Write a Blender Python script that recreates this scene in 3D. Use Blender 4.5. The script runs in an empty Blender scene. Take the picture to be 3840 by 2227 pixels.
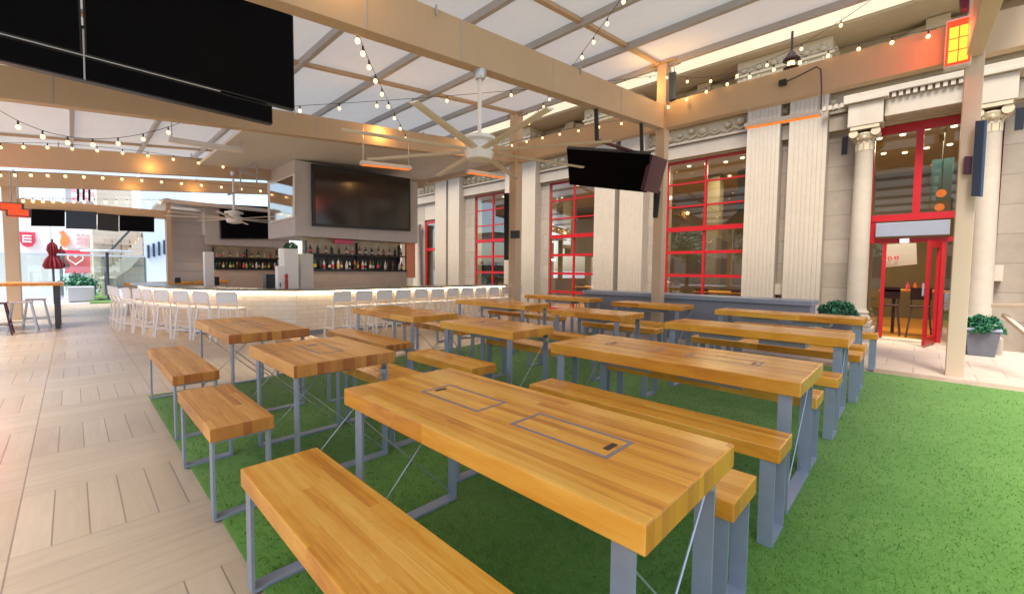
import bpy, bmesh, math, random
from mathutils import Vector, Matrix
rnd = random.Random(7)
R = math.radians
sc = bpy.context.scene
col = sc.collection

# ------------------------------------------------------------------ camera
F_, YAW, PIT, ROLL, CH, SX, SY = 1585.846, 2.336255, -0.0517758, 0.0110764, 1.33786, -0.7584, -17.5056
K = 3840 / 2520
fwd = Vector((math.cos(YAW) * math.cos(PIT), math.sin(YAW) * math.cos(PIT), math.sin(PIT)))
rt0 = Vector((math.sin(YAW), -math.cos(YAW), 0)); up0 = rt0.cross(fwd)
rt = rt0 * math.cos(ROLL) + up0 * math.sin(ROLL)
up = up0 * math.cos(ROLL) - rt0 * math.sin(ROLL)
CP = Vector((0, 0, CH))

def at(x, y, u=None, v=None, z=None):
    """a point of the photograph (2520 wide) carried out to a plane of the place"""
    d = fwd + rt * ((x * K - 1920 - SX) / F_) - up * ((y * K - 1113.5 - SY) / F_)
    if z is not None: s = (z - CH) / d.z
    elif v is not None: s = v / d.y
    else: s = u / d.x
    return CP + d * s

cam_d = bpy.data.cameras.new('camera'); cam = bpy.data.objects.new('camera', cam_d); col.objects.link(cam)
cam_d.sensor_fit = 'HORIZONTAL'; cam_d.sensor_width = 36; cam_d.lens = 36 * F_ / 3840
cam_d.shift_x = -SX / 3840; cam_d.shift_y = SY / 3840
cam_d.clip_end = 3000; cam_d.clip_start = 0.02
m = Matrix((rt, up, -fwd)).transposed().to_4x4(); m.translation = CP
cam.matrix_world = m
sc.camera = cam

# ------------------------------------------------------------------ materials
def new_mat(name):
    m = bpy.data.materials.new(name); m.use_nodes = True
    nt = m.node_tree; b = nt.nodes['Principled BSDF']
    return m, nt, b

def N(nt, t, **kw):
    n = nt.nodes.new(t)
    for k, v in kw.items():
        if k.startswith('i_'):
            key = k[2:]; key = int(key) if key.isdigit() else key.replace('_', ' ')
            n.inputs[key].default_value = v
        else: setattr(n, k, v)
    return n

def math_n(nt, op, a, b=None, c=None):
    n = nt.nodes.new('ShaderNodeMath'); n.operation = op
    for i, x in enumerate((a, b, c)):
        if x is None: continue
        if isinstance(x, (int, float)): n.inputs[i].default_value = x
        else: nt.links.new(x, n.inputs[i])
    return n.outputs[0]

def mixc(nt, f, a, b, blend='MIX'):
    n = nt.nodes.new('ShaderNodeMix'); n.data_type = 'RGBA'; n.blend_type = blend
    for i, x in ((0, f), (6, a), (7, b)):
        if isinstance(x, (int, float)): n.inputs[i].default_value = x
        elif isinstance(x, (tuple, list)): n.inputs[i].default_value = tuple(x) + ((1,) if len(x) == 3 else ())
        else: nt.links.new(x, n.inputs[i])
    return n.outputs[2]

def plain(name, c, rough=0.5, metal=0.0, var=0.12, scale=6.0, bump=0.0, bscale=60.0, spec=0.5, world=False):
    """paint, plastic or metal with slight blotches and wear so that no surface is flat"""
    m, nt, b = new_mat(name)
    tc = N(nt, 'ShaderNodeTexCoord')
    src = N(nt, 'ShaderNodeNewGeometry').outputs['Position'] if world else tc.outputs['Object']
    n = N(nt, 'ShaderNodeTexNoise', i_Scale=scale, i_Detail=5.0, i_Roughness=0.6); nt.links.new(src, n.inputs['Vector'])
    lo = tuple(max(0, x * (1 - var)) for x in c); hi = tuple(min(1, x * (1 + var)) for x in c)
    nt.links.new(mixc(nt, n.outputs['Fac'], lo, hi), b.inputs['Base Color'])
    b.inputs['Roughness'].default_value = rough; b.inputs['Metallic'].default_value = metal
    b.inputs['Specular IOR Level'].default_value = spec
    if bump:
        n2 = N(nt, 'ShaderNodeTexNoise', i_Scale=bscale, i_Detail=3.0); nt.links.new(src, n2.inputs['Vector'])
        bp = N(nt, 'ShaderNodeBump', i_Strength=bump, i_Distance=0.01); nt.links.new(n2.outputs['Fac'], bp.inputs['Height'])
        nt.links.new(bp.outputs['Normal'], b.inputs['Normal'])
    return m

def emit(name, c, s):
    m = bpy.data.materials.new(name); m.use_nodes = True; nt = m.node_tree; nt.nodes.clear()
    e = N(nt, 'ShaderNodeEmission'); e.inputs[0].default_value = (*c, 1); e.inputs[1].default_value = s
    o = N(nt, 'ShaderNodeOutputMaterial'); nt.links.new(e.outputs[0], o.inputs[0])
    m.cycles.emission_sampling = 'NONE'
    return m

def wood(name, dark, mid, light, end, rough=0.22, strip=0.040, seg=1.3):
    m, nt, b = new_mat(name)
    tc = N(nt, 'ShaderNodeTexCoord'); oi = N(nt, 'ShaderNodeObjectInfo')
    sep = N(nt, 'ShaderNodeSeparateXYZ'); nt.links.new(tc.outputs['Object'], sep.inputs[0])
    yi = math_n(nt, 'FLOOR', math_n(nt, 'DIVIDE', sep.outputs[1], strip))
    w0 = N(nt, 'ShaderNodeTexWhiteNoise', noise_dimensions='2D')
    c0 = N(nt, 'ShaderNodeCombineXYZ'); nt.links.new(yi, c0.inputs[0]); nt.links.new(oi.outputs['Random'], c0.inputs[1])
    nt.links.new(c0.outputs[0], w0.inputs['Vector'])
    xi = math_n(nt, 'FLOOR', math_n(nt, 'ADD', math_n(nt, 'DIVIDE', sep.outputs[0], seg), math_n(nt, 'MULTIPLY', w0.outputs['Value'], 7.0)))
    w1 = N(nt, 'ShaderNodeTexWhiteNoise', noise_dimensions='3D')
    c1 = N(nt, 'ShaderNodeCombineXYZ'); nt.links.new(yi, c1.inputs[0]); nt.links.new(xi, c1.inputs[1]); nt.links.new(oi.outputs['Random'], c1.inputs[2])
    nt.links.new(c1.outputs[0], w1.inputs['Vector'])
    # long grain
    mp = N(nt, 'ShaderNodeMapping'); mp.inputs['Scale'].default_value = (2.2, 42, 12)
    off = N(nt, 'ShaderNodeCombineXYZ'); nt.links.new(math_n(nt, 'MULTIPLY', w1.outputs['Value'], 40.0), off.inputs[0]); nt.links.new(off.outputs[0], mp.inputs['Location'])
    nt.links.new(tc.outputs['Object'], mp.inputs['Vector'])
    g = N(nt, 'ShaderNodeTexNoise', i_Scale=1.0, i_Detail=6.0, i_Roughness=0.65, i_Distortion=0.6); nt.links.new(mp.outputs[0], g.inputs['Vector'])
    big = N(nt, 'ShaderNodeTexNoise', i_Scale=2.0, i_Detail=2.0); nt.links.new(tc.outputs['Object'], big.inputs['Vector'])
    f = math_n(nt, 'ADD', math_n(nt, 'MULTIPLY', w1.outputs['Value'], 0.38), math_n(nt, 'MULTIPLY', g.outputs['Fac'], 1.05))
    f = math_n(nt, 'ADD', f, math_n(nt, 'MULTIPLY', big.outputs['Fac'], 0.35))
    f = math_n(nt, 'SUBTRACT', f, 0.38)
    cr = N(nt, 'ShaderNodeValToRGB'); nt.links.new(f, cr.inputs[0])
    e = cr.color_ramp.elements; e[0].position = 0.1; e[0].color = (*dark, 1); e[1].position = 0.85; e[1].color = (*light, 1)
    k = cr.color_ramp.elements.new(0.45); k.color = (*mid, 1)
    # end grain (faces looking along x)
    sn = N(nt, 'ShaderNodeSeparateXYZ'); nt.links.new(tc.outputs['Normal'], sn.inputs[0])
    isend = math_n(nt, 'GREATER_THAN', math_n(nt, 'ABSOLUTE', sn.outputs[0]), 0.8)
    ew = N(nt, 'ShaderNodeTexNoise', i_Scale=28.0, i_Detail=4.0, i_Roughness=0.7); nt.links.new(tc.outputs['Object'], ew.inputs['Vector'])
    ec = mixc(nt, math_n(nt, 'ADD', math_n(nt, 'MULTIPLY', w0.outputs['Value'], 0.7), math_n(nt, 'MULTIPLY', ew.outputs['Fac'], 0.4)), end, mid)
    c = mixc(nt, isend, cr.outputs[0], ec)
    # fine dark joints between the strips
    fr = math_n(nt, 'FRACT', math_n(nt, 'DIVIDE', sep.outputs[1], strip))
    jt = math_n(nt, 'LESS_THAN', fr, 0.035)
    c = mixc(nt, math_n(nt, 'MULTIPLY', jt, 0.22), c, (dark[0] * .5, dark[1] * .5, dark[2] * .5))
    nt.links.new(c, b.inputs['Base Color'])
    rr = N(nt, 'ShaderNodeMapRange', i_3=rough * 0.8, i_4=rough * 1.7); nt.links.new(big.outputs['Fac'], rr.inputs[0]); nt.links.new(rr.outputs[0], b.inputs['Roughness'])
    b.inputs['Specular IOR Level'].default_value = 0.45
    bp = N(nt, 'ShaderNodeBump', i_Strength=0.12, i_Distance=0.003); nt.links.new(g.outputs['Fac'], bp.inputs['Height']); nt.links.new(bp.outputs[0], b.inputs['Normal'])
    return m

M = {}
M['wood'] = wood('honey_wood', (.48, .14, .013), (.80, .335, .033), (.97, .53, .09), (.52, .17, .03))
M['wood_brown'] = wood('weathered_wood', (.36, .125, .02), (.66, .28, .05), (.86, .45, .12), (.28, .05, .012), rough=0.36)
M['steel'] = plain('grey_painted_steel', (.31, .35, .42), 0.42, 0.25, 0.15, 8, 0.05, 90)
M['steel_dark'] = plain('dark_steel', (.06, .065, .075), 0.45, 0.3, 0.2, 10)
M['rod'] = plain('bright_rod', (.5, .52, .55), 0.35, 0.7, 0.1, 10)
M['lid_gap'] = plain('lid_gap', (.26, .2, .22), 0.5)
M['tan'] = plain('tan_paint', (.50, .365, .235), 0.55, 0, 0.10, 1.6, 0.04, 40, world=True)
M['tan_hi'] = plain('tan_post_paint', (.60, .45, .31), 0.5, 0, 0.07, 1.4, 0.03, 40, world=True)
M['rafter'] = plain('grey_rafter', (.40, .39, .39), 0.6, 0, 0.12, 3, world=True)
M['white'] = plain('white_paint', (.78, .77, .75), 0.45, 0, 0.05, 5)
M['offwhite'] = plain('off_white_panel', (.62, .60, .58), 0.5, 0, 0.07, 3, 0.02)
M['fan'] = plain('fan_cream', (.74, .70, .64), 0.45, 0, 0.07, 4)
M['black'] = plain('black_plastic', (.012, .012, .014), 0.35, 0, 0.2, 10)
M['screen'] = plain('black_screen', (.0015, .0015, .003), 0.45, 0, 0.2, 2, spec=0.08)
M['screen_gloss'] = plain('brown_gloss_screen', (.022, .014, .012), 0.13, 0, 0.4, 1.2, spec=0.7)
M['mirror'] = plain('mirror_screen', (.42, .40, .38), 0.06, 0.95, 0.05, 1)
M['taupe'] = plain('taupe_board', (.46, .36, .30), 0.6, 0, 0.25, 2.5)
M['backdrop'] = plain('warm_back_panel', (.78, .60, .44), 0.6, 0, 0.45, 5)
M['screen_m'] = plain('maroon_panel', (.07, .012, .03), 0.3, 0, 0.25, 2, spec=0.4)
M['screen_b'] = plain('dark_blue_panel', (.03, .05, .09), 0.35, 0.1, 0.3, 4)
M['red'] = plain('red_frame_paint', (.40, .008, .013), 0.35, 0, 0.10, 5)
M['kiosk'] = plain('kiosk_grey', (.50, .47, .47), 0.5, 0, 0.06, 2.5, 0.02, world=True)
M['soffit'] = plain('soffit_board', (.62, .60, .56), 0.75, 0, 0.08, 1.5, 0.05, 30, world=True)
M['grey_wall'] = plain('banquette_grey', (.24, .25, .29), 0.6, 0, 0.10, 3, 0.05, 60)
M['plastic_white'] = plain('white_metal', (.84, .82, .80), 0.4, 0.0, 0.06, 6)
M['leaf'] = plain('leaf_green', (.018, .12, .055), 0.5, 0, 0.5, 14)
M['leaf2'] = plain('leaf_green_light', (.045, .21, .09), 0.5, 0, 0.4, 14)
M['pot'] = plain('pot_grey', (.12, .125, .14), 0.6, 0, 0.25, 9, 0.15, 50)
M['soil'] = plain('soil', (.04, .025, .015), 0.9)
M['cardboard'] = plain('salmon_board', (.72, .26, .15), 0.6)
M['maroon'] = plain('maroon_canvas', (.22, .015, .025), 0.8, 0, 0.25, 8)
M['pink'] = plain('pink_card', (.75, .12, .25), 0.6)
M['sign_white'] = plain('sign_white', (.80, .78, .76), 0.5, 0, 0.05, 3)
M['sign_red'] = plain('sign_red', (.72, .05, .09), 0.5, 0, 0.1, 3)
M['orange'] = plain('flame_orange', (.85, .27, .08), 0.5)
M['rail'] = plain('rail_grey', (.60, .66, .72), 0.4, 0.2)
M['bulb'] = emit('bulb_glow', (1.0, .60, .24), 1.9)
M['heat'] = emit('heater_glow', (1.0, .10, .035), .52)
M['heat_bar'] = emit('heater_orange', (1.0, .20, .03), .62)
M['heat_hot'] = emit('heater_hot', (1.0, .62, .06), .75)
M['down'] = emit('downlight_glow', (1.0, .86, .62), 1.6)
M['pend'] = emit('pendant_glow', (1.0, .20, .03), .5)
M['warmstrip'] = emit('bar_glow', (1.0, .74, .48), 18.0)
M['warmstrip'].cycles.emission_sampling = 'FRONT_BACK'
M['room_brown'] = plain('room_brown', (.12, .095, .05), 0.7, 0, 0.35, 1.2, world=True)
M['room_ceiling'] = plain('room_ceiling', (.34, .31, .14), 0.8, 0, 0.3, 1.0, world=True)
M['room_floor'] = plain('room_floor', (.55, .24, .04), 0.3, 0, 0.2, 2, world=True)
M['dark_wood'] = plain('dark_chair_wood', (.06, .02, .015), 0.4)
M['teal'] = plain('teal_panel', (.02, .09, .12), 0.5)
M['copper'] = plain('lantern_bronze', (.035, .012, .008), 0.4, 0.5)
M['bluewhite'] = plain('pale_blue_render', (.66, .74, .82), 0.6, 0, 0.08, .6, world=True)
M['asphalt'] = plain('paving_grey', (.50, .49, .48), 0.5, 0, 0.15, .5, world=True)
M['planter_grey'] = plain('concrete_grey', (.42, .42, .45), 0.7, 0, 0.12, 3)

def glass(name, tint, refl=1.0):
    m = bpy.data.materials.new(name); m.use_nodes = True; nt = m.node_tree; nt.nodes.clear()
    t = N(nt, 'ShaderNodeBsdfTransparent'); t.inputs[0].default_value = (*tint, 1)
    g = N(nt, 'ShaderNodeBsdfGlossy'); g.inputs['Roughness'].default_value = 0.015
    fr = N(nt, 'ShaderNodeFresnel', i_IOR=1.5)
    f = math_n(nt, 'MINIMUM', math_n(nt, 'ADD', math_n(nt, 'MULTIPLY', fr.outputs[0], 1.8 * refl), 0.04), 0.9)
    mx = N(nt, 'ShaderNodeMixShader'); nt.links.new(f, mx.inputs[0]); nt.links.new(t.outputs[0], mx.inputs[1]); nt.links.new(g.outputs[0], mx.inputs[2])
    o = N(nt, 'ShaderNodeOutputMaterial'); nt.links.new(mx.outputs[0], o.inputs[0])
    return m
M['glass'] = glass('window_glass', (.80, .86, .80), 2.2)
M['glass_rail'] = glass('rail_glass', (.85, .93, .92))

def fabric_mat():
    m = bpy.data.materials.new('canopy_fabric'); m.use_nodes = True; nt = m.node_tree; nt.nodes.clear()
    tc = N(nt, 'ShaderNodeNewGeometry')
    n = N(nt, 'ShaderNodeTexNoise', i_Scale=0.9, i_Detail=4.0); nt.links.new(tc.outputs['Position'], n.inputs['Vector'])
    mp = N(nt, 'ShaderNodeMapping'); mp.inputs['Scale'].default_value = (1.0, 9, 1); nt.links.new(tc.outputs['Position'], mp.inputs['Vector'])
    w = N(nt, 'ShaderNodeTexNoise', i_Scale=1.0, i_Detail=3.0); nt.links.new(mp.outputs[0], w.inputs['Vector'])
    f = math_n(nt, 'ADD', math_n(nt, 'MULTIPLY', n.outputs['Fac'], .6), math_n(nt, 'MULTIPLY', w.outputs['Fac'], .4))
    c = mixc(nt, f, (.60, .61, .615), (.73, .745, .75))
    d = N(nt, 'ShaderNodeBsdfDiffuse'); t = N(nt, 'ShaderNodeBsdfTranslucent')
    nt.links.new(c, d.inputs[0]); nt.links.new(c, t.inputs[0])
    mx = N(nt, 'ShaderNodeMixShader', i_0=0.13); nt.links.new(d.outputs[0], mx.inputs[1]); nt.links.new(t.outputs[0], mx.inputs[2])
    o = N(nt, 'ShaderNodeOutputMaterial'); nt.links.new(mx.outputs[0], o.inputs[0])
    return m
M['fabric'] = fabric_mat()

def turf_mat():
    m, nt, b = new_mat('artificial_turf')
    g = N(nt, 'ShaderNodeNewGeometry')
    def nz(s, d=3.0, r=.6):
        n = N(nt, 'ShaderNodeTexNoise', i_Scale=s, i_Detail=d, i_Roughness=r); nt.links.new(g.outputs['Position'], n.inputs['Vector']); return n.outputs['Fac']
    a = nz(95, 3.0, .9); c_ = nz(1.3, 4.0); d_ = nz(22, 3.0)
    f = math_n(nt, 'ADD', math_n(nt, 'MULTIPLY', a, .7), math_n(nt, 'ADD', math_n(nt, 'MULTIPLY', c_, .35), math_n(nt, 'MULTIPLY', d_, .3)))
    cr = N(nt, 'ShaderNodeValToRGB'); nt.links.new(math_n(nt, 'SUBTRACT', f, .2), cr.inputs[0])
    e = cr.color_ramp.elements; e[0].position = .2; e[0].color = (.040, .145, .014, 1); e[1].position = .8; e[1].color = (.23, .35, .08, 1)
    k = cr.color_ramp.elements.new(.5); k.color = (.10, .235, .033, 1)
    nt.links.new(cr.outputs[0], b.inputs['Base Color'])
    b.inputs['Roughness'].default_value = .75; b.inputs['Specular IOR Level'].default_value = .2
    b.inputs['Sheen Weight'].default_value = .35; b.inputs['Sheen Roughness'].default_value = .4; b.inputs['Sheen Tint'].default_value = (.75, .85, .5, 1)
    bp = N(nt, 'ShaderNodeBump', i_Strength=.4, i_Distance=.008); nt.links.new(a, bp.inputs['Height']); nt.links.new(bp.outputs[0], b.inputs['Normal'])
    return m
M['turf'] = turf_mat()

def floor_mat():
    """timber-look tiles: bands of planks lying along x beside bands lying along y"""
    m, nt, b = new_mat('plank_tile_floor')
    g = N(nt, 'ShaderNodeNewGeometry'); s = N(nt, 'ShaderNodeSeparateXYZ'); nt.links.new(g.outputs['Position'], s.inputs[0])
    P = 1.455; Wd = .133
    xs = math_n(nt, 'DIVIDE', math_n(nt, 'ADD', s.outputs[0], 3.66 + 20 * P), P)
    xf = math_n(nt, 'FRACT', xs); xi = math_n(nt, 'FLOOR', xs)
    bandA = math_n(nt, 'LESS_THAN', xf, .5)
    ys = math_n(nt, 'DIVIDE', math_n(nt, 'ADD', s.outputs[1], .242 + 20 * Wd * 6), Wd)
    yf = math_n(nt, 'FRACT', ys); yi = math_n(nt, 'FLOOR', ys)
    # band A: joints every Wd in y
    jA = math_n(nt, 'LESS_THAN', yf, .045)
    # band B: joints every quarter in x, and every 6 planks in y
    xq = math_n(nt, 'MULTIPLY', xf, 8.0); xqf = math_n(nt, 'FRACT', xq); xqi = math_n(nt, 'FLOOR', xq)
    jB = math_n(nt, 'LESS_THAN', xqf, .03)
    edge = math_n(nt, 'LESS_THAN', math_n(nt, 'FRACT', math_n(nt, 'MULTIPLY', xf, 2.0)), .008)
    y6 = math_n(nt, 'DIVIDE', ys, 6.0)
    j6 = math_n(nt, 'LESS_THAN', math_n(nt, 'FRACT', y6), .009)
    wA = N(nt, 'ShaderNodeTexWhiteNoise', noise_dimensions='2D'); cA = N(nt, 'ShaderNodeCombineXYZ'); nt.links.new(xi, cA.inputs[0]); nt.links.new(yi, cA.inputs[1]); nt.links.new(cA.outputs[0], wA.inputs['Vector'])
    wB = N(nt, 'ShaderNodeTexWhiteNoise', noise_dimensions='3D'); cB = N(nt, 'ShaderNodeCombineXYZ'); nt.links.new(xi, cB.inputs[0]); nt.links.new(xqi, cB.inputs[1]); nt.links.new(math_n(nt, 'FLOOR', y6), cB.inputs[2]); nt.links.new(cB.outputs[0], wB.inputs['Vector'])
    def grain(sx, sy):
        mp = N(nt, 'ShaderNodeMapping'); mp.inputs['Scale'].default_value = (sx, sy, 1); nt.links.new(g.outputs['Position'], mp.inputs['Vector'])
        n = N(nt, 'ShaderNodeTexNoise', i_Scale=1.0, i_Detail=6.0, i_Roughness=.65, i_Distortion=.8); nt.links.new(mp.outputs[0], n.inputs['Vector']); return n.outputs['Fac']
    fA = math_n(nt, 'ADD', math_n(nt, 'MULTIPLY', wA.outputs['Value'], .3), math_n(nt, 'MULTIPLY', grain(2.2, 22), .8))
    fB = math_n(nt, 'ADD', math_n(nt, 'MULTIPLY', wB.outputs['Value'], .3), math_n(nt, 'MULTIPLY', grain(22, 2.2), .8))
    f = math_n(nt, 'ADD', math_n(nt, 'MULTIPLY', bandA, fA), math_n(nt, 'MULTIPLY', math_n(nt, 'SUBTRACT', 1.0, bandA), fB))
    cr = N(nt, 'ShaderNodeValToRGB'); nt.links.new(f, cr.inputs[0])
    e = cr.color_ramp.elements; e[0].position = .25; e[0].color = (.385, .29, .195, 1); e[1].position = .8; e[1].color = (.50, .395, .275, 1)
    j = math_n(nt, 'ADD', math_n(nt, 'MULTIPLY', bandA, jA), math_n(nt, 'MULTIPLY', math_n(nt, 'MULTIPLY', math_n(nt, 'SUBTRACT', 1.0, bandA), jB), .3))
    j = math_n(nt, 'MINIMUM', math_n(nt, 'ADD', math_n(nt, 'ADD', j, math_n(nt, 'MULTIPLY', edge, .35)), math_n(nt, 'MULTIPLY', j6, .9)), 1.0)
    c = mixc(nt, math_n(nt, 'MULTIPLY', j, .75), cr.outputs[0], (.14, .10, .075))
    nt.links.new(c, b.inputs['Base Color'])
    big = N(nt, 'ShaderNodeTexNoise', i_Scale=1.1, i_Detail=4.0); nt.links.new(g.outputs['Position'], big.inputs['Vector'])
    rr = N(nt, 'ShaderNodeMapRange', i_3=.22, i_4=.42); nt.links.new(big.outputs['Fac'], rr.inputs[0]); nt.links.new(rr.outputs[0], b.inputs['Roughness'])
    bp = N(nt, 'ShaderNodeBump', i_Strength=.25, i_Distance=.004); nt.links.new(math_n(nt, 'SUBTRACT', f, j), bp.inputs['Height']); nt.links.new(bp.outputs[0], b.inputs['Normal'])
    return m
M['floor'] = floor_mat()

def stone_mat(name, c1, c2, bw=.9, bh=.42, joint=.35, wallish=True, mortar=(.22, .18, .14), msz=.012, rough=.8, bump=.15, axis='x'):
    m, nt, b = new_mat(name)
    g = N(nt, 'ShaderNodeNewGeometry'); s = N(nt, 'ShaderNodeSeparateXYZ'); nt.links.new(g.outputs['Position'], s.inputs[0])
    cb = N(nt, 'ShaderNodeCombineXYZ')
    nt.links.new(math_n(nt, 'ADD', s.outputs[0], s.outputs[1]), cb.inputs[0]); nt.links.new(s.outputs[2], cb.inputs[1])
    if axis == 'floor':
        nt.links.new(s.outputs[0], cb.inputs[0]); nt.links.new(s.outputs[1], cb.inputs[1])
    br = N(nt, 'ShaderNodeTexBrick', i_Scale=1.0); nt.links.new(cb.outputs[0], br.inputs['Vector'])
    br.inputs['Brick Width'].default_value = bw; br.inputs['Row Height'].default_value = bh; br.inputs['Mortar Size'].default_value = msz
    br.inputs['Mortar Smooth'].default_value = .3; br.inputs['Color1'].default_value = (0, 0, 0, 1); br.inputs['Color2'].default_value = (1, 1, 1, 1); br.inputs['Mortar'].default_value = (.5, .5, .5, 1)
    n = N(nt, 'ShaderNodeTexNoise', i_Scale=5.0, i_Detail=8.0, i_Roughness=.7); nt.links.new(g.outputs['Position'], n.inputs['Vector'])
    f = math_n(nt, 'ADD', math_n(nt, 'MULTIPLY', n.outputs['Fac'], .8), math_n(nt, 'MULTIPLY', br.outputs['Color'], .25))
    c = mixc(nt, math_n(nt, 'SUBTRACT', f, .05), c1, c2)
    c = mixc(nt, math_n(nt, 'MULTIPLY', br.outputs['Fac'], joint), c, mortar)
    nt.links.new(c, b.inputs['Base Color']); b.inputs['Roughness'].default_value = rough
    h = math_n(nt, 'SUBTRACT', n.outputs['Fac'], math_n(nt, 'MULTIPLY', br.outputs['Fac'], 2.0 * joint))
    bp = N(nt, 'ShaderNodeBump', i_Strength=bump, i_Distance=.015); nt.links.new(h, bp.inputs['Height']); nt.links.new(bp.outputs[0], b.inputs['Normal'])
    return m
M['block'] = stone_mat('block_stone', (.22, .175, .13), (.40, .33, .255), 1.3, .52, .95)
M['stone'] = stone_mat('smooth_stone', (.39, .32, .235), (.53, .45, .35), 2.2, 30, 0, bump=.05)
M['stone_warm'] = stone_mat('carved_stone', (.42, .33, .205), (.59, .49, .335), 2.2, 30, 0, bump=.6)
M['bar_stone'] = stone_mat('pale_ledge_stone', (.74, .62, .47), (.98, .90, .77), .38, .085, .3, mortar=(.32, .25, .2), msz=.006, bump=.5)
M['granite'] = plain('granite_top', (.22, .22, .17), 0.25, 0, 0.6, 30, world=True)
M['paver'] = stone_mat('apron_paver', (.50, .38, .29), (.66, .53, .42), .6, .6, .6, axis='floor', mortar=(.3, .18, .14), msz=.008, rough=.5, bump=.15)
M['far_stone'] = stone_mat('far_sandstone', (.45, .37, .28), (.66, .57, .45), 2.0, .8, .5)

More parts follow.
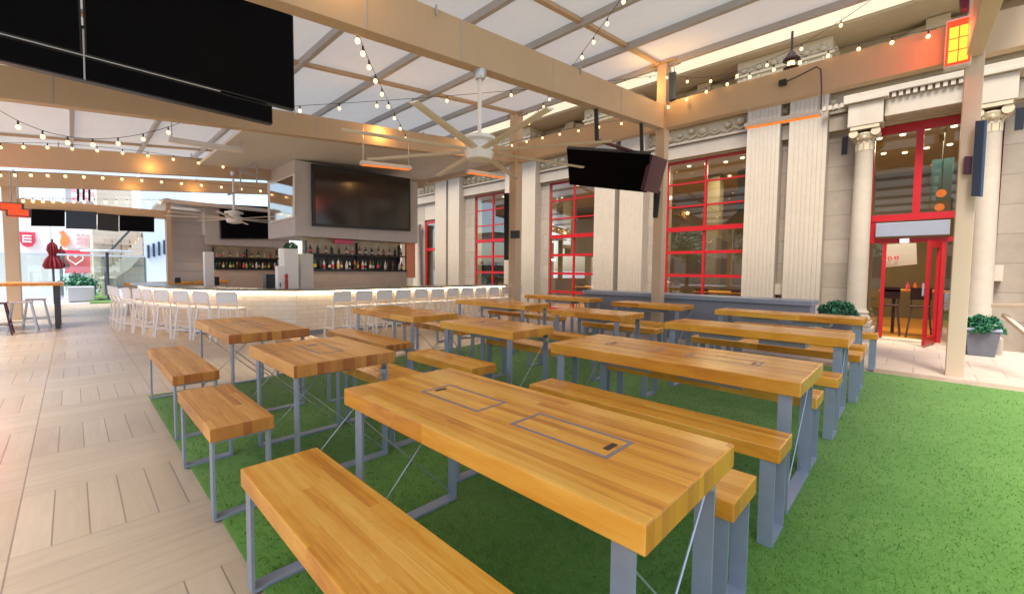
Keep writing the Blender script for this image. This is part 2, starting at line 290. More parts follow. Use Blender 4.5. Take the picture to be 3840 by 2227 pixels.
# ------------------------------------------------------------------ mesh builder
OFF = {}
class MB:
    def __init__(s): s.v = []; s.f = []; s.mi = []; s.cur = 0
    def add(s, vs, fs):
        b = len(s.v); s.v += [Vector(p) for p in vs]
        for f in fs: s.f.append([b + i for i in f]); s.mi.append(s.cur)
        return s
    def box(s, x0, x1, y0, y1, z0, z1):
        if x0 > x1: x0, x1 = x1, x0
        if y0 > y1: y0, y1 = y1, y0
        if z0 > z1: z0, z1 = z1, z0
        return s.add([(x0, y0, z0), (x1, y0, z0), (x1, y1, z0), (x0, y1, z0), (x0, y0, z1), (x1, y0, z1), (x1, y1, z1), (x0, y1, z1)],
                     [(0, 3, 2, 1), (4, 5, 6, 7), (0, 1, 5, 4), (1, 2, 6, 5), (2, 3, 7, 6), (3, 0, 4, 7)])
    def bar(s, p, q, w, t, side=None):
        p = Vector(p); q = Vector(q); d = (q - p).normalized()
        a = Vector(side) if side else (Vector((0, 0, 1)) if abs(d.z) < .9 else Vector((1, 0, 0)))
        a = (a - d * a.dot(d)).normalized(); b = d.cross(a)
        A = a * w / 2; B = b * t / 2
        vs = [p - A - B, p + A - B, p + A + B, p - A + B, q - A - B, q + A - B, q + A + B, q - A + B]
        return s.add(vs, [(0, 1, 2, 3), (4, 7, 6, 5), (0, 4, 5, 1), (1, 5, 6, 2), (2, 6, 7, 3), (3, 7, 4, 0)])
    def prism(s, poly, off):
        n = len(poly); off = Vector(off); P = [Vector(p) for p in poly]
        vs = P + [p + off for p in P]
        fs = [tuple(range(n))[::-1], tuple(range(n, 2 * n))] + [(i, (i + 1) % n, n + (i + 1) % n, n + i) for i in range(n)]
        return s.add(vs, fs)
    def tube(s, pts, r, n=6, cap=True):
        P = [Vector(p) for p in pts]; rs = r if isinstance(r, (list, tuple)) else [r] * len(P); base = len(s.v); prev = None
        for i, p in enumerate(P):
            d = (P[min(i + 1, len(P) - 1)] - P[max(i - 1, 0)]).normalized()
            if prev is None:
                a = Vector((0, 0, 1)) if abs(d.z) < .9 else Vector((1, 0, 0))
            else: a = prev
            a = (a - d * a.dot(d)).normalized(); prev = a; b = d.cross(a)
            for k in range(n):
                t = 2 * math.pi * k / n; s.v.append(p + (a * math.cos(t) + b * math.sin(t)) * rs[i])
        for i in range(len(P) - 1):
            for k in range(n):
                s.f.append([base + i * n + k, base + i * n + (k + 1) % n, base + (i + 1) * n + (k + 1) % n, base + (i + 1) * n + k]); s.mi.append(s.cur)
        if cap:
            s.f.append([base + k for k in range(n)][::-1]); s.mi.append(s.cur)
            s.f.append([base + (len(P) - 1) * n + k for k in range(n)]); s.mi.append(s.cur)
        return s
    def lathe(s, c, prof, n=16, sx=1, sy=1):
        base = len(s.v); c = Vector(c)
        for r, z in prof:
            for k in range(n):
                t = 2 * math.pi * k / n; s.v.append(c + Vector((r * math.cos(t) * sx, r * math.sin(t) * sy, z)))
        for i in range(len(prof) - 1):
            for k in range(n):
                s.f.append([base + i * n + k, base + i * n + (k + 1) % n, base + (i + 1) * n + (k + 1) % n, base + (i + 1) * n + k]); s.mi.append(s.cur)
        s.f.append([base + k for k in range(n)][::-1]); s.mi.append(s.cur)
        s.f.append([base + (len(prof) - 1) * n + k for k in range(n)]); s.mi.append(s.cur)
        return s
    def ball(s, c, r, n=8, sz=1.0):
        pr = [(max(r * math.sin(math.pi * i / n), r * .02), -r * sz * math.cos(math.pi * i / n)) for i in range(n + 1)]
        return s.lathe(c, pr, n + 2)
    def quad_panel(s, tl, tr, br, bl, th):
        """a screen or board given by its four corners, thickened away from the camera"""
        tl, tr, br, bl = map(Vector, (tl, tr, br, bl)); n = (tr - tl).cross(bl - tl).normalized()
        if n.dot(tl - CP) < 0: n = -n
        return s.prism([tl, tr, br, bl], n * th)
    def build(s, name, mat, parent=None, smooth=False, bevel=0, seg=2):
        vs = s.v
        if parent is None:
            xs = [p.x for p in vs]; ys = [p.y for p in vs]; zs = [p.z for p in vs]
            off = Vector(((min(xs) + max(xs)) / 2, (min(ys) + max(ys)) / 2, min(zs)))
        else: off = OFF[parent.name]
        me = bpy.data.meshes.new(name)
        me.from_pydata([tuple(p - off) for p in vs], [], s.f)
        mats = mat if isinstance(mat, (list, tuple)) else [mat]
        for x in mats: me.materials.append(x)
        if len(mats) > 1:
            for p, i in zip(me.polygons, s.mi): p.material_index = i
        bm = bmesh.new(); bm.from_mesh(me); bmesh.ops.recalc_face_normals(bm, faces=bm.faces); bm.to_mesh(me); bm.free()
        if smooth:
            for p in me.polygons: p.use_smooth = True
        o = bpy.data.objects.new(name, me); col.objects.link(o)
        if parent is None: o.location = off
        else: o.parent = parent
        OFF[o.name] = off.copy()
        if bevel:
            b = o.modifiers.new('bevel', 'BEVEL'); b.width = bevel; b.segments = seg; b.limit_method = 'ANGLE'; b.angle_limit = R(40)
        if smooth and not bevel:
            try: me.set_sharp_from_angle(angle=R(35))
            except Exception: pass
        return o

def tag(o, label=None, cat=None, group=None, kind=None):
    if label: o['label'] = label
    if cat: o['category'] = cat
    if group: o['group'] = group
    if kind: o['kind'] = kind
    return o
def thing(name, loc, label, cat, group=None, rz=0):
    o = bpy.data.objects.new(name, None); col.objects.link(o); o.location = loc; o.rotation_euler = (0, 0, rz); o.empty_display_size = .1
    OFF[o.name] = Vector(loc); return tag(o, label, cat, group)
def kids(o): return [c for c in bpy.data.objects if c.parent == o]
KIDS = {}
def remember(o):
    KIDS[o.name] = [(c, [g for g in kids(c)]) for c in kids(o)]
def dup(root, loc, rz, label, group=None):
    r = root.copy(); col.objects.link(r); r.location = loc; r.rotation_euler = (0, 0, rz); r['label'] = label
    if group: r['group'] = group
    for ch, gs in KIDS[root.name]:
        c = ch.copy(); col.objects.link(c); c.parent = r
        for g in gs:
            d = g.copy(); col.objects.link(d); d.parent = c
    return r
def B(*a): return MB().box(*a)
ORD = ['nearest', 'second', 'third', 'fourth', 'fifth', 'sixth', 'seventh', 'eighth', 'ninth', 'tenth', 'eleventh', 'twelfth']

# ------------------------------------------------------------------ setting: ground, floor, turf
def sheet(name, x0, x1, y0, y1, z, mat, th=None, label=None):
    mb = MB()
    if th: mb.box(x0, x1, y0, y1, z - th, z)
    else: mb.add([(x0, y0, z), (x1, y0, z), (x1, y1, z), (x0, y1, z)], [(0, 1, 2, 3)])
    o = mb.build(name, mat); tag(o, label, None, None, 'structure'); return o
sheet('ground', -900, 900, -900, 900, -.03, M['asphalt'])
sheet('terrace_floor', -21, 8, -8, 7.9, 0, M['floor'], .02)
sheet('stone_apron', -21, 8, 7.9, 11.62, .002, M['paver'], .02)
sheet('turf', -5.66, 3.2, .51, 7.52, .012, M['turf'], .008)
sheet('far_turf', -31, -21.4, .42, 1.25, .006, M['turf'], .02)

def blades():
    vs, fs, mi = [], [], []
    n = 0
    while n < 95000:
        x = rnd.uniform(-5.64, 3.1); y = rnd.uniform(.53, 7.5); d = math.hypot(x, y)
        if rnd.random() > min(1, (1.9 / max(d, .6)) ** 2.0): continue
        h = rnd.uniform(.008, .017); a = rnd.uniform(0, 6.283); w = .0018 + .0003 * d; lx, ly = rnd.gauss(0, .008), rnd.gauss(0, .008)
        i = len(vs); c, s_ = math.cos(a) * w, math.sin(a) * w
        vs += [(x - c, y - s_, .011), (x + c, y + s_, .011), (x + lx, y + ly, .012 + h)]; fs.append((i, i + 1, i + 2)); mi.append(0 if rnd.random() < .6 else (1 if rnd.random() < .7 else 2)); n += 1
    me = bpy.data.meshes.new('turf_blades'); me.from_pydata(vs, [], fs)
    for k in ('blade_a', 'blade_b', 'blade_c'): me.materials.append(M[k])
    me.polygons.foreach_set('material_index', mi)
    o = bpy.data.objects.new('turf_blades', me); col.objects.link(o); tag(o, 'short green blades of the artificial turf', 'turf', None, 'stuff')
M['blade_a'] = plain('blade_green', (.10, .235, .033), .7, 0, .3, 3, world=True, spec=.2); M['blade_b'] = plain('blade_light', (.19, .32, .075), .7, 0, .25, 3, world=True, spec=.2); M['blade_c'] = plain('blade_dark', (.08, .20, .027), .7, 0, .3, 3, world=True, spec=.2)
blades()

# ------------------------------------------------------------------ picnic tables and benches
TZ, BZ = .76, .512
def make_table(u0, u1, v0, v1, wd, label, lids=0, boxes=1, tt=.08):
    cx, cy = (u0 + u1) / 2, (v0 + v1) / 2
    t = thing('picnic_table', (cx, cy, 0), label, 'table', 'wooden picnic tables on the turf')
    B(u0, u1, v0, v1, TZ - tt, TZ).build('tabletop', M[wd], t, bevel=.006)
    for ue, sgn in ((u0 + .045, 1), (u1 - .11, -1)):
        for ve in (v0 + .035, v1 - .047):
            B(ue, ue + .065, ve, ve + .012, .014, TZ - tt).build('leg', M['steel'], t)
        B(ue, ue + .065, v0 + .047, v1 - .047, .012, .026).build('foot_bar', M['steel'], t)
        mb = MB(); c = ue + .0325
        mb.tube([(c - .012, v0 + .05, TZ - tt - .06), (c - .012, v1 - .05, .05)], .004, 5)
        mb.tube([(c + .012, v1 - .05, TZ - tt - .06), (c + .012, v0 + .05, .05)], .004, 5)
        mb.box(c - .02, c + .035, v1 - .075, v1 - .05, TZ - tt - .075, TZ - tt - .045)
        mb.build('cross_brace', M['rod'], t)
    L = u1 - u0
    n = boxes
    for i in range(n):
        a = u0 + L * (.17 + .66 * i / max(n - 1, 1) * (1 if n > 1 else 0)) if n > 1 else u0 + L * .3
        w = L * (.24 if n > 1 else .4)
        if n > 1: a = u0 + L * (.20 + .36 * i)
        B(a, a + w, cy - .14, cy + .14, TZ - tt - .07, TZ - tt).build('cooler_tray', M['steel'], t, bevel=.003)
        if lids:
            g = MB(); x0, x1, y0, y1 = a - .01 + .03 * i, a + w + .02 + .045 * i, cy - .088, cy + .088; z = TZ + .0012; k = .013
            for bx in ((x0, x1, y0, y0 + k), (x0, x1, y1 - k, y1), (x0, x0 + k, y0 + k, y1 - k), (x1 - k, x1, y0 + k, y1 - k)): g.box(*bx, TZ - .004, z)
            lid = g.build('lid_rim', M['lid_gap'], t)
            sx = x1 - .05 if i else x0 + .03
            B(sx, sx + .02, cy - .03, cy + .03, TZ - .002, z + .0008).build('finger_slot', M['black'], lid)
    return t
def make_bench(u0, u1, v0, v1, wd, label, tb=.074):
    t = thing('bench', ((u0 + u1) / 2, (v0 + v1) / 2, 0), label, 'bench', 'wooden benches beside the picnic tables')
    B(u0, u1, v0, v1, BZ - tb, BZ).build('seat', M[wd], t, bevel=.005)
    for ue in (u0 + .02, u1 - .085):
        for ve in (v0 + .012, v1 - .024):
            B(ue, ue + .065, ve, ve + .012, .014, BZ - tb).build('leg', M['steel'], t)
        B(ue, ue + .065, v0 + .024, v1 - .024, .012, .026).build('foot_bar', M['steel'], t)
        B(ue, ue + .065, v0 + .024, v1 - .024, BZ - tb - .012, BZ - tb).build('top_bar', M['steel'], t)
    return t

make_table(-1.98, -.424, .895, 1.54, 'wood', 'long honey wood table nearest the camera, two rectangular lids with dark slots in its top', 1, 2)
make_table(-2.112, -.422, 2.655, 3.373, 'wood', 'second long orange wood table from the camera in the right column, bench along its front', 1, 2)
make_table(-2.107, -.424, 4.767, 5.318, 'wood', 'third long orange wood table from the camera in the right column', 0, 2)
make_table(-2.287, -.476, 6.973, 7.503, 'wood', 'farthest long wood table of the right column, in front of the shrub', 0, 2)
make_table(-3.557, -2.644, .894, 1.57, 'wood_brown', 'short brown wood table of the middle column just behind the nearest long table', 1, 1)
make_table(-3.865, -2.725, 2.856, 3.482, 'wood', 'short wood table second from the front in the middle column', 1, 1)
make_table(-3.936, -2.784, 4.951, 5.618, 'wood', 'short wood table third from the front in the middle column', 0, 1)
make_table(-4.224, -2.882, 7.134, 7.731, 'wood', 'farthest short wood table of the middle column, near the grey low wall', 0, 1)
make_table(-5.662, -4.218, .912, 1.58, 'wood_brown', 'brown wood table at far left, closest to the open walkway and the bar corner', 1, 1)
make_table(-6.017, -4.419, 2.869, 3.555, 'wood', 'wood table second from the walkway in the bar side column', 0, 1)
make_table(-6.473, -4.662, 5.159, 5.82, 'wood', 'third wood table in the bar side column', 0, 1)
make_table(-6.787, -4.946, 7.502, 8.0, 'wood', 'farthest wood table beside the fluted pilasters, right of the tan post with a dark plate', 0, 1)

make_bench(-1.978, -.43, .457, .765, 'wood', 'honey wood bench in the bottom foreground, front of the nearest long table')
make_bench(-2.10, -.44, 1.622, 1.915, 'wood', 'bench behind the nearest long table, only its right end in clear view')
make_bench(-2.014, -.434, 2.286, 2.555, 'wood', 'long orange bench between the nearest and the second long tables')
make_bench(-2.10, -.45, 3.40, 3.68, 'wood', 'bench behind the second long table, its small end beside the grey leg')
make_bench(-2.10, -.42, 4.15, 4.43, 'wood', 'bench along the front of the third long table')
make_bench(-2.10, -.39, 5.53, 5.85, 'wood', 'bench behind the third long table')
make_bench(-2.10, -.40, 6.17, 6.46, 'wood', 'bench along the front of the farthest long table')
make_bench(-2.20, -.37, 7.62, 7.90, 'wood', 'bench behind the farthest long table, nearest the red door')
make_bench(-3.516, -2.569, .463, .763, 'wood_brown', 'brown wood bench straddling the turf edge, second from the foreground bench')
make_bench(-3.56, -2.72, 1.60, 1.93, 'wood', 'short bench squeezed behind the short brown table and the nearest long table')
make_bench(-3.651, -2.663, 2.30, 2.588, 'wood', 'short bench in front of the second short table of the middle column')
make_bench(-3.80, -2.60, 3.50, 3.79, 'wood', 'short bench behind the second short table of the middle column')
make_bench(-3.90, -2.75, 4.35, 4.63, 'wood', 'short bench in front of the third short table of the middle column')
make_bench(-3.95, -2.70, 5.78, 6.08, 'wood', 'short bench behind the third short table of the middle column')
make_bench(-4.20, -2.80, 6.45, 6.74, 'wood', 'short bench in front of the farthest short table of the middle column')
make_bench(-5.548, -4.019, .503, .801, 'wood_brown', 'faded brown bench at far left on the plank tiles, dark end grain')
make_bench(-5.75, -4.12, 1.72, 2.02, 'wood', 'bench behind the far left brown table')
make_bench(-5.70, -4.12, 2.34, 2.66, 'wood_brown', 'brown bench in front of the second table beside the bar stools')
make_bench(-6.00, -4.50, 3.68, 3.96, 'wood', 'bench behind the second table beside the bar stools')
make_bench(-6.40, -4.60, 4.62, 4.90, 'wood', 'bench in front of the third table beside the bar stools')
make_bench(-6.40, -4.60, 5.95, 6.24, 'wood', 'bench behind the third table beside the bar stools')
make_bench(-6.70, -4.95, 6.95, 7.24, 'wood', 'bench in front of the farthest table near the pilasters')

# ------------------------------------------------------------------ pergola
def rz_(v): return 5.4 + .115 * (v - 8.1)      # roof height
def bz_(v): return 3.29 + .102 * v             # underside of the cross beams
per = thing('pergola', (-3.8, 8.1, 0), 'large tan steel pergola with white fabric roof over tables and bar', 'pergola')
V0, V1, U0, U1 = -2.7, 8.2, -18.2, 1.0
def post(u, v, w, z1, mat='tan_hi'):
    B(u - w / 2, u + w / 2, v - w / 2, v + w / 2, 0, z1).build('post', M[mat], per, bevel=.006)
post(.395, 8.12, .17, 5.36)
post(-3.76, 8.14, .19, 5.36); post(-7.72, 8.14, .24, 5.36)
for u in (.395, -3.76, -7.72):
    B(u - .26, u + .26, 8.02, 8.30, 5.362, 5.40).build('bracket', M['tan'], per)
for u in (.395, -3.76, -7.7, -11.7, -15.7): post(u, -2.5, .22, rz_(-2.5) - .03)
# beam B along the facade side
for a, b in ((1.0, .48), (.31, -3.665), (-3.855, -7.60), (-7.84, -11.58), (-11.82, -15.58)):
    B(b, a, 8.05, 8.22, 4.12, 4.60).build('beam', M['tan'], per, bevel=.004)
def vbeam(u, w, d, v0, v1, mat='tan', dz=0):
    a, b = bz_(v0) + dz, bz_(v1) + dz
    MB().prism([(u - w / 2, v0, a), (u - w / 2, v1, b), (u - w / 2, v1, b + d), (u - w / 2, v0, a + d)], (w, 0, 0)).build('beam', M[mat], per, bevel=.004)
vbeam(.385, .15, .44, V0, 8.03)
vbeam(-3.76, .16, .44, V0, 8.03)
vbeam(-7.72, .16, .37, V0, 8.01)
vbeam(-11.75, .16, .40, V0, 8.01, dz=-.14)
vbeam(-15.7, .16, .37, V0, 8.01)
# seams and conduit clips on the beams
for u, d in ((-3.76, .44), (-7.72, .37), (-11.75, .37), (-15.7, .37)):
    for v in (-.1, 1.9, 3.0, 4.6, 6.4):
        z = bz_(v); B(u + .0805, u + .0845, v - .008, v + .008, z + .02, z + d - .02).build('seam_strip', M['rafter'], per)
    mb = MB()
    for v in (-.9, 2.65, 5.2): mb.box(u + .081, u + .10, v, v + .02, bz_(v) + d - .07, bz_(v) + d + .03)
    mb.build('cable_clip', M['rod'], per)
# rafters along u, purlins along v, fabric
for v in (-2.6, -1.25, .10, 1.45, 2.76, 4.08, 5.42, 6.78, 8.12):
    z = rz_(v) - .055
    B(U0, U1, v - .035, v + .035, z - .035, z + .075).build('rafter', M['rafter'], per)
for u in (-15.4, -11.5, -7.67, -3.83, .2):
    a, b = rz_(V0), rz_(V1)
    MB().prism([(u - .04, V0, a - .04), (u - .04, V1, b - .04), (u - .04, V1, b + .02), (u - .04, V0, a + .02)], (.08, 0, 0)).build('purlin', M['tan'], per)
mb = MB()
nv = 44
for i in range(nv):
    va = V0 + (V1 - V0) * i / nv; vb = V0 + (V1 - V0) * (i + 1) / nv
    za, zb = rz_(va) + .035, rz_(vb) + .035
    mb.add([(U0, va, za), (U1, va, za), (U1, vb, zb), (U0, vb, zb)], [(0, 1, 2, 3)])
mb.build('fabric_roof', M['fabric'], per)
# end beam and encased post at the far left
pe = at(27, 500, u=-15.7)
eb = thing('end_portal', (-16.9, -1.0, 0), 'thick brown timber post and low beam closing the far end of the terrace', 'portal')
pL, pR = at(9, 600, u=-15.9), at(46, 600, u=-15.9)
ztop = at(60, 480, u=-16).z
B(-16.3, -15.9, pL.y + .0, pR.y, 0, ztop + .5).build('post', M['tan_hi'], eb, bevel=.01)
za = at(100, 517, u=-16.2).z; zb = at(100, 494, u=-16.2).z
B(-16.3, -16.05, pR.y + .005, at(405, 515, u=-16.2).y, za, zb).build('beam', M['tan'], eb, bevel=.005)
p1, p2 = at(408, 600, u=-16.2), at(418, 600, u=-16.2)
B(-16.3, -16.0, p1.y, p2.y + .02, 0, at(412, 490, u=-16.2).z).build('post', M['tan'], eb, bevel=.005)

# soffit over the bar
def at_slope(x, y, z0, c):
    d = fwd + rt * ((x * K - 1920 - SX) / F_) - up * ((y * K - 1113.5 - SY) / F_)
    return CP + d * ((z0 - CH) / (d.z - c * d.y))
so = MB(); s0, s1 = at_slope(588, 328, 3.39, .102).y, 7.9
so.prism([(-8.0, s0, bz_(s0) + .10), (-8.0, s1, bz_(s1) + .10), (-8.0, s1, bz_(s1) + .16), (-8.0, s0, bz_(s0) + .16)], (-3.62, 0, 0))
so.build('soffit_board', M['soffit'], per)
e0 = at(400, 462, u=-15.85); B(-20.5, -15.82, e0.y, 8.0, 3.22, 3.30).build('soffit_board', M['soffit'], per)
B(-15.81, -15.79, e0.y, 8.0, 3.19, 3.27).build('soffit_edge', M['kiosk'], per)

# ------------------------------------------------------------------ ceiling fans
def make_fan(loc, ztop, label, phase=-63, r=1.5):
    t = thing('ceiling_fan', loc, label, 'ceiling fan', 'big ceiling fans hanging from the beams')
    x, y, z = loc
    MB().tube([(x, y, z + .15), (x, y, ztop)], .024, 10).build('downrod', M['white'], t, smooth=True)
    MB().lathe((x, y, 0), [(.05, ztop - .10), (.075, ztop - .06), (.08, ztop)], 14).build('canopy_cap', M['rod'], t, smooth=True)
    MB().lathe((x, y, z), [(.05, -.12), (.14, -.10), (.17, -.03), (.17, .04), (.11, .06), (.11, .10), (.19, .115), (.19, .15), (.06, .19)], 20).build('motor_housing', M['white'], t, smooth=True)
    for k in range(8):
        a = R(phase + 45 * k); d = Vector((math.cos(a), math.sin(a), 0)); s = Vector((-d.y, d.x, 0)); c = Vector((x, y, z))
        mb = MB(); prev = None
        for j in range(7):
            q = j / 6; rr = .17 + (r - .17) * q; w = .058 - .012 * q; tl = R(5 - 2 * q)
            ce = c + d * rr; sv = s * math.cos(tl) + Vector((0, 0, 1)) * math.sin(tl); nv_ = sv.cross(d)
            ring = [ce - sv * w, ce + nv_ * .016 - sv * w * .3, ce + nv_ * .012 + sv * w * .5, ce + sv * w, ce - nv_ * .004]
            b0 = len(mb.v); mb.v += ring
            if prev is not None:
                for i in range(5): mb.f.append([prev + i, prev + (i + 1) % 5, b0 + (i + 1) % 5, b0 + i]); mb.mi.append(0)
            else: mb.f.append([b0 + i for i in range(5)]); mb.mi.append(0)
            prev = b0
        mb.f.append([prev + i for i in range(5)][::-1]); mb.mi.append(0)
        mb.build('blade', M['fan'], t, smooth=True)
    return t
make_fan((-3.75, 3.33, 2.72), bz_(3.33), 'large cream ceiling fan with eight long blades above the middle tables')
f2 = at(576, 538, u=-11.7); make_fan(tuple(f2), bz_(f2.y), 'far cream ceiling fan over the left arm of the bar', 20, 1.35)

# ------------------------------------------------------------------ televisions and speakers
def tv(label, tl, tr, br, bl, th=.06, bez=.02, scr='screen', group='televisions', name='television', cat='television', frame='black'):
    tl, tr, br, bl = map(Vector, (tl, tr, br, bl)); br = tr + (bl - tl); c = (tl + tr + br + bl) / 4
    t = thing(name, (c.x, c.y, min(bl.z, br.z)), label, cat, group)
    MB().quad_panel(tl, tr, br, bl, th).build('casing', M[frame], t, bevel=.006)
    n = (tr - tl).cross(bl - tl).normalized()
    if n.dot(tl - CP) > 0: n = -n
    e1 = (tr - tl).normalized(); e2 = (bl - tl).normalized(); o = n * .004
    q = [tl + e1 * bez + e2 * bez + o, tr - e1 * bez + e2 * bez + o, br - e1 * bez - e2 * bez + o, bl + e1 * bez - e2 * bez + o]
    MB().quad_panel(*q, .006).build('screen', M[scr], t)
    return t
U = -5.7
v_r = 1.99; zt, zm, zb = 4.44, 3.30, 3.06
tv('huge black hanging television at the top left, right one of the pair', (U, .145, zt), (U, v_r, zt), (U, v_r, zm), (U, .145, zm), .09, .015)
tv('huge black hanging television cut by the left picture edge', (U, -2.0, zt), (U, .13, zt), (U, .13, zm), (U, -2.0, zm), .09, .015)
lt = tv('long low black screen strip hanging below the two huge televisions', (U + .02, -2.0, zm - .03), (U + .02, 1.73, zm - .03), (U + .02, 1.73, zb), (U + .02, -2.0, zb), .10, .012)
hg = MB()
for v in (-.9, .6, 1.5): hg.box(U - .20, U - .12, v, v + .06, zm + .2, rz_(v) - .2)
hg.box(U - .18, U - .095, -1.95, 1.9, zt - .3, zt - .22); hg.box(U - .16, U - .10, -1.95, 1.7, zm - .2, zm + .3)
hg.build('mounting_rail', M['steel_dark'], lt)
B(U + .03, U + .045, -2.0, 1.2, zm - .028, zm - .018).build('edge_highlight', M['rod'], lt)  # bright strip put in as the highlight along the screens' edge
MB().tube([(U + .03, .140, zm + .22), (U + .045, .137, zb + .0)], .007, 6).build('cable', M['rod'], lt)

# pair of televisions hung beside the second post
tp = [at(1394, 366, u=-4.75), at(1602, 380, u=-3.35), at(1573, 487, u=-3.68), at(1401, 455, u=-5.08)]
t1 = tv('black television tilted down from the beam beside the middle post', *tp, .08, .015)
MB().tube([at(1467, 270, u=-3.74), at(1469, 345, u=-3.7)], .035, 8).build('hanger_pole', M['black'], t1)
MB().tube([at(1578, 305, u=-3.74), at(1580, 385, u=-3.7)], .035, 8).build('hanger_pole', M['black'], t1)
MB().tube([at(1467, 345, u=-3.72), at(1580, 380, u=-3.72)], .03, 6).build('hanger_bar', M['screen_m'], t1)
tq = [at(1606, 381, u=-3.35), at(1643, 394, u=-3.35), at(1625, 480, u=-3.62), at(1584, 470, u=-3.62)]
tv('maroon backed television behind the tilted black one, against the middle post', *tq, .07, .008, 'screen_m', frame='screen_m')
o = MB().quad_panel(at(1608, 470, v=8.02), at(1624, 470, v=8.02), at(1617, 536, v=8.02), at(1606, 536, v=8.02), .1).build('speaker', M['black'], bevel=.01)
tag(o, 'slim black speaker on the middle post under the maroon television', 'speaker')
o = MB().quad_panel(at(1646, 180, v=8.0), at(1661, 176, v=8.0), at(1659, 243, v=8.0), at(1645, 248, v=8.0), .08)
o.cur = 1; o.tube([at(1652, 178, v=8.03), at(1650, 160, v=8.05), at(1657, 158, v=8.05), at(1662, 185, v=8.04)], .01, 6)
o = o.build('junction_box', [M['screen_b'], M['rod']], bevel=.005); tag(o, 'small blue grey box with a cable loop at the top of the middle post', 'electrical box')
o = MB().quad_panel(at(1256, 568, v=7.97), at(1277, 567, v=7.97), at(1277, 586, v=7.97), at(1256, 587, v=7.97), .04).build('plate', M['steel_dark'], bevel=.004)
tag(o, 'small dark square plate on the tan post left of the tables', 'plate')
t3 = tv('blue grey television seen edge on at the right side of the near tan post', at(2400, 298, v=7.95), at(2424, 296, v=7.90), at(2414, 478, v=7.90), at(2389, 483, v=7.95), .05, .004, 'screen_b', frame='screen_b')
MB().quad_panel(at(2374, 385, v=7.99), at(2394, 385, v=7.99), at(2390, 428, v=7.99), at(2371, 428, v=7.99), .04).build('wall_bracket', M['screen_m'], t3)
tb = [at(1240, 475, v=8.0), at(1252, 475, v=8.0), at(1250, 640, v=8.0), at(1240, 640, v=8.0)]
o = MB().quad_panel(*tb, .12).build('speaker', M['black'], bevel=.01); tag(o, 'tall thin black speaker on the left side of the tan post with a dark plate', 'speaker')

# ------------------------------------------------------------------ infrared heaters
def bar_heater(p, q, label, up_h, glow='heat_bar', cable=True):
    p = Vector(p); q = Vector(q); c = (p + q) / 2
    t = thing('patio_heater', tuple(c), label, 'heater', 'long electric heaters hung from the beams')
    d = (q - p).normalized(); s = Vector((-d.y, d.x, 0)).normalized()
    MB().prism([p - s * .07 + Vector((0, 0, .0)), p + s * .07, p + s * .05 + Vector((0, 0, .07)), p - s * .05 + Vector((0, 0, .07))], q - p).build('housing', M['offwhite'], t, bevel=.004)
    MB().bar(p + d * .03 + Vector((0, 0, -.006)), q - d * .03 + Vector((0, 0, -.006)), .012, .09, (0, 0, 1)).build('heating_element', M[glow], t)
    mb = MB()
    for k in (.04, .96):
        x = p.lerp(q, k); mb.tube([x + Vector((0, 0, .07)), x + Vector((0, 0, up_h))], .008, 6)
    mb.build('hanger_rod', M['rod'], t)
    return t
h1 = bar_heater(at(1833, 316, v=7.95), at(2022, 283, v=7.95), 'glowing orange bar heater hanging under the right hand beam before the pilasters', .34)
MB().tube([at(1926, 205, v=8.0), at(1960, 190, v=7.98), at(2010, 165, v=7.97), at(2020, 172, v=7.95), at(2022, 220, v=7.95), at(2020, 270, v=7.95)], .011, 6).build('power_cable', M['steel_dark'], h1)
c0 = at(1926, 204, v=8.0); MB().box(c0.x - .05, c0.x + .05, c0.y - .03, c0.y + .05, c0.z - .04, c0.z + .04).build('plug_box', M['black'], h1)
h2 = bar_heater(at(415, 348, u=-9.0), at(600, 375, u=-9.0), 'unlit bar heater hanging beyond the huge televisions near the soffit', .55, 'fan')
h3 = bar_heater(at(888, 405, u=-7.55), at(1010, 418, u=-7.55), 'orange lit bar heater hanging in front of the framed television on the bar', .75)
h4 = bar_heater(at(1150, 425, u=-7.55), at(1240, 438, u=-7.55), 'orange lit bar heater hanging behind the big fan, left of the tan post', .75)
# red panel heater on the near post
a_, b_ = at(2322, 165, v=7.86), at(2384, 42, v=7.86)
t = thing('panel_heater', (.2, 7.9, a_.z), 'glowing red and yellow panel heater at the top of the near tan post', 'heater')
x0, x1, z0, z1 = a_.x, b_.x + .05, a_.z - .02, a_.z + .58
B(x0, x1, 7.88, 8.04, z0, z1).build('housing', M['offwhite'], t, bevel=.015)
B(x0 + .012, x1 - .012, 7.868, 7.879, z0 + .02, z1 - .03).build('glow_panel', M['heat'], t)
w = (x1 - x0 - .08) / 2
for i in range(2):
    for j in range(3):
        B(x0 + .035 + i * (w + .01), x0 + .035 + i * (w + .01) + w, 7.858, 7.867, z0 + .05 + j * .15, z0 + .05 + j * .15 + .135).build('ceramic_tile', M['heat_hot'], t)
o = MB().quad_panel(at(2360, -25, v=7.8), at(2388, -25, v=7.8), at(2386, 22, v=7.8), at(2363, 24, v=7.8), .12).build('speaker', M['screen_m'], bevel=.01)
tag(o, 'dark box speaker above the glowing red panel heater', 'speaker')

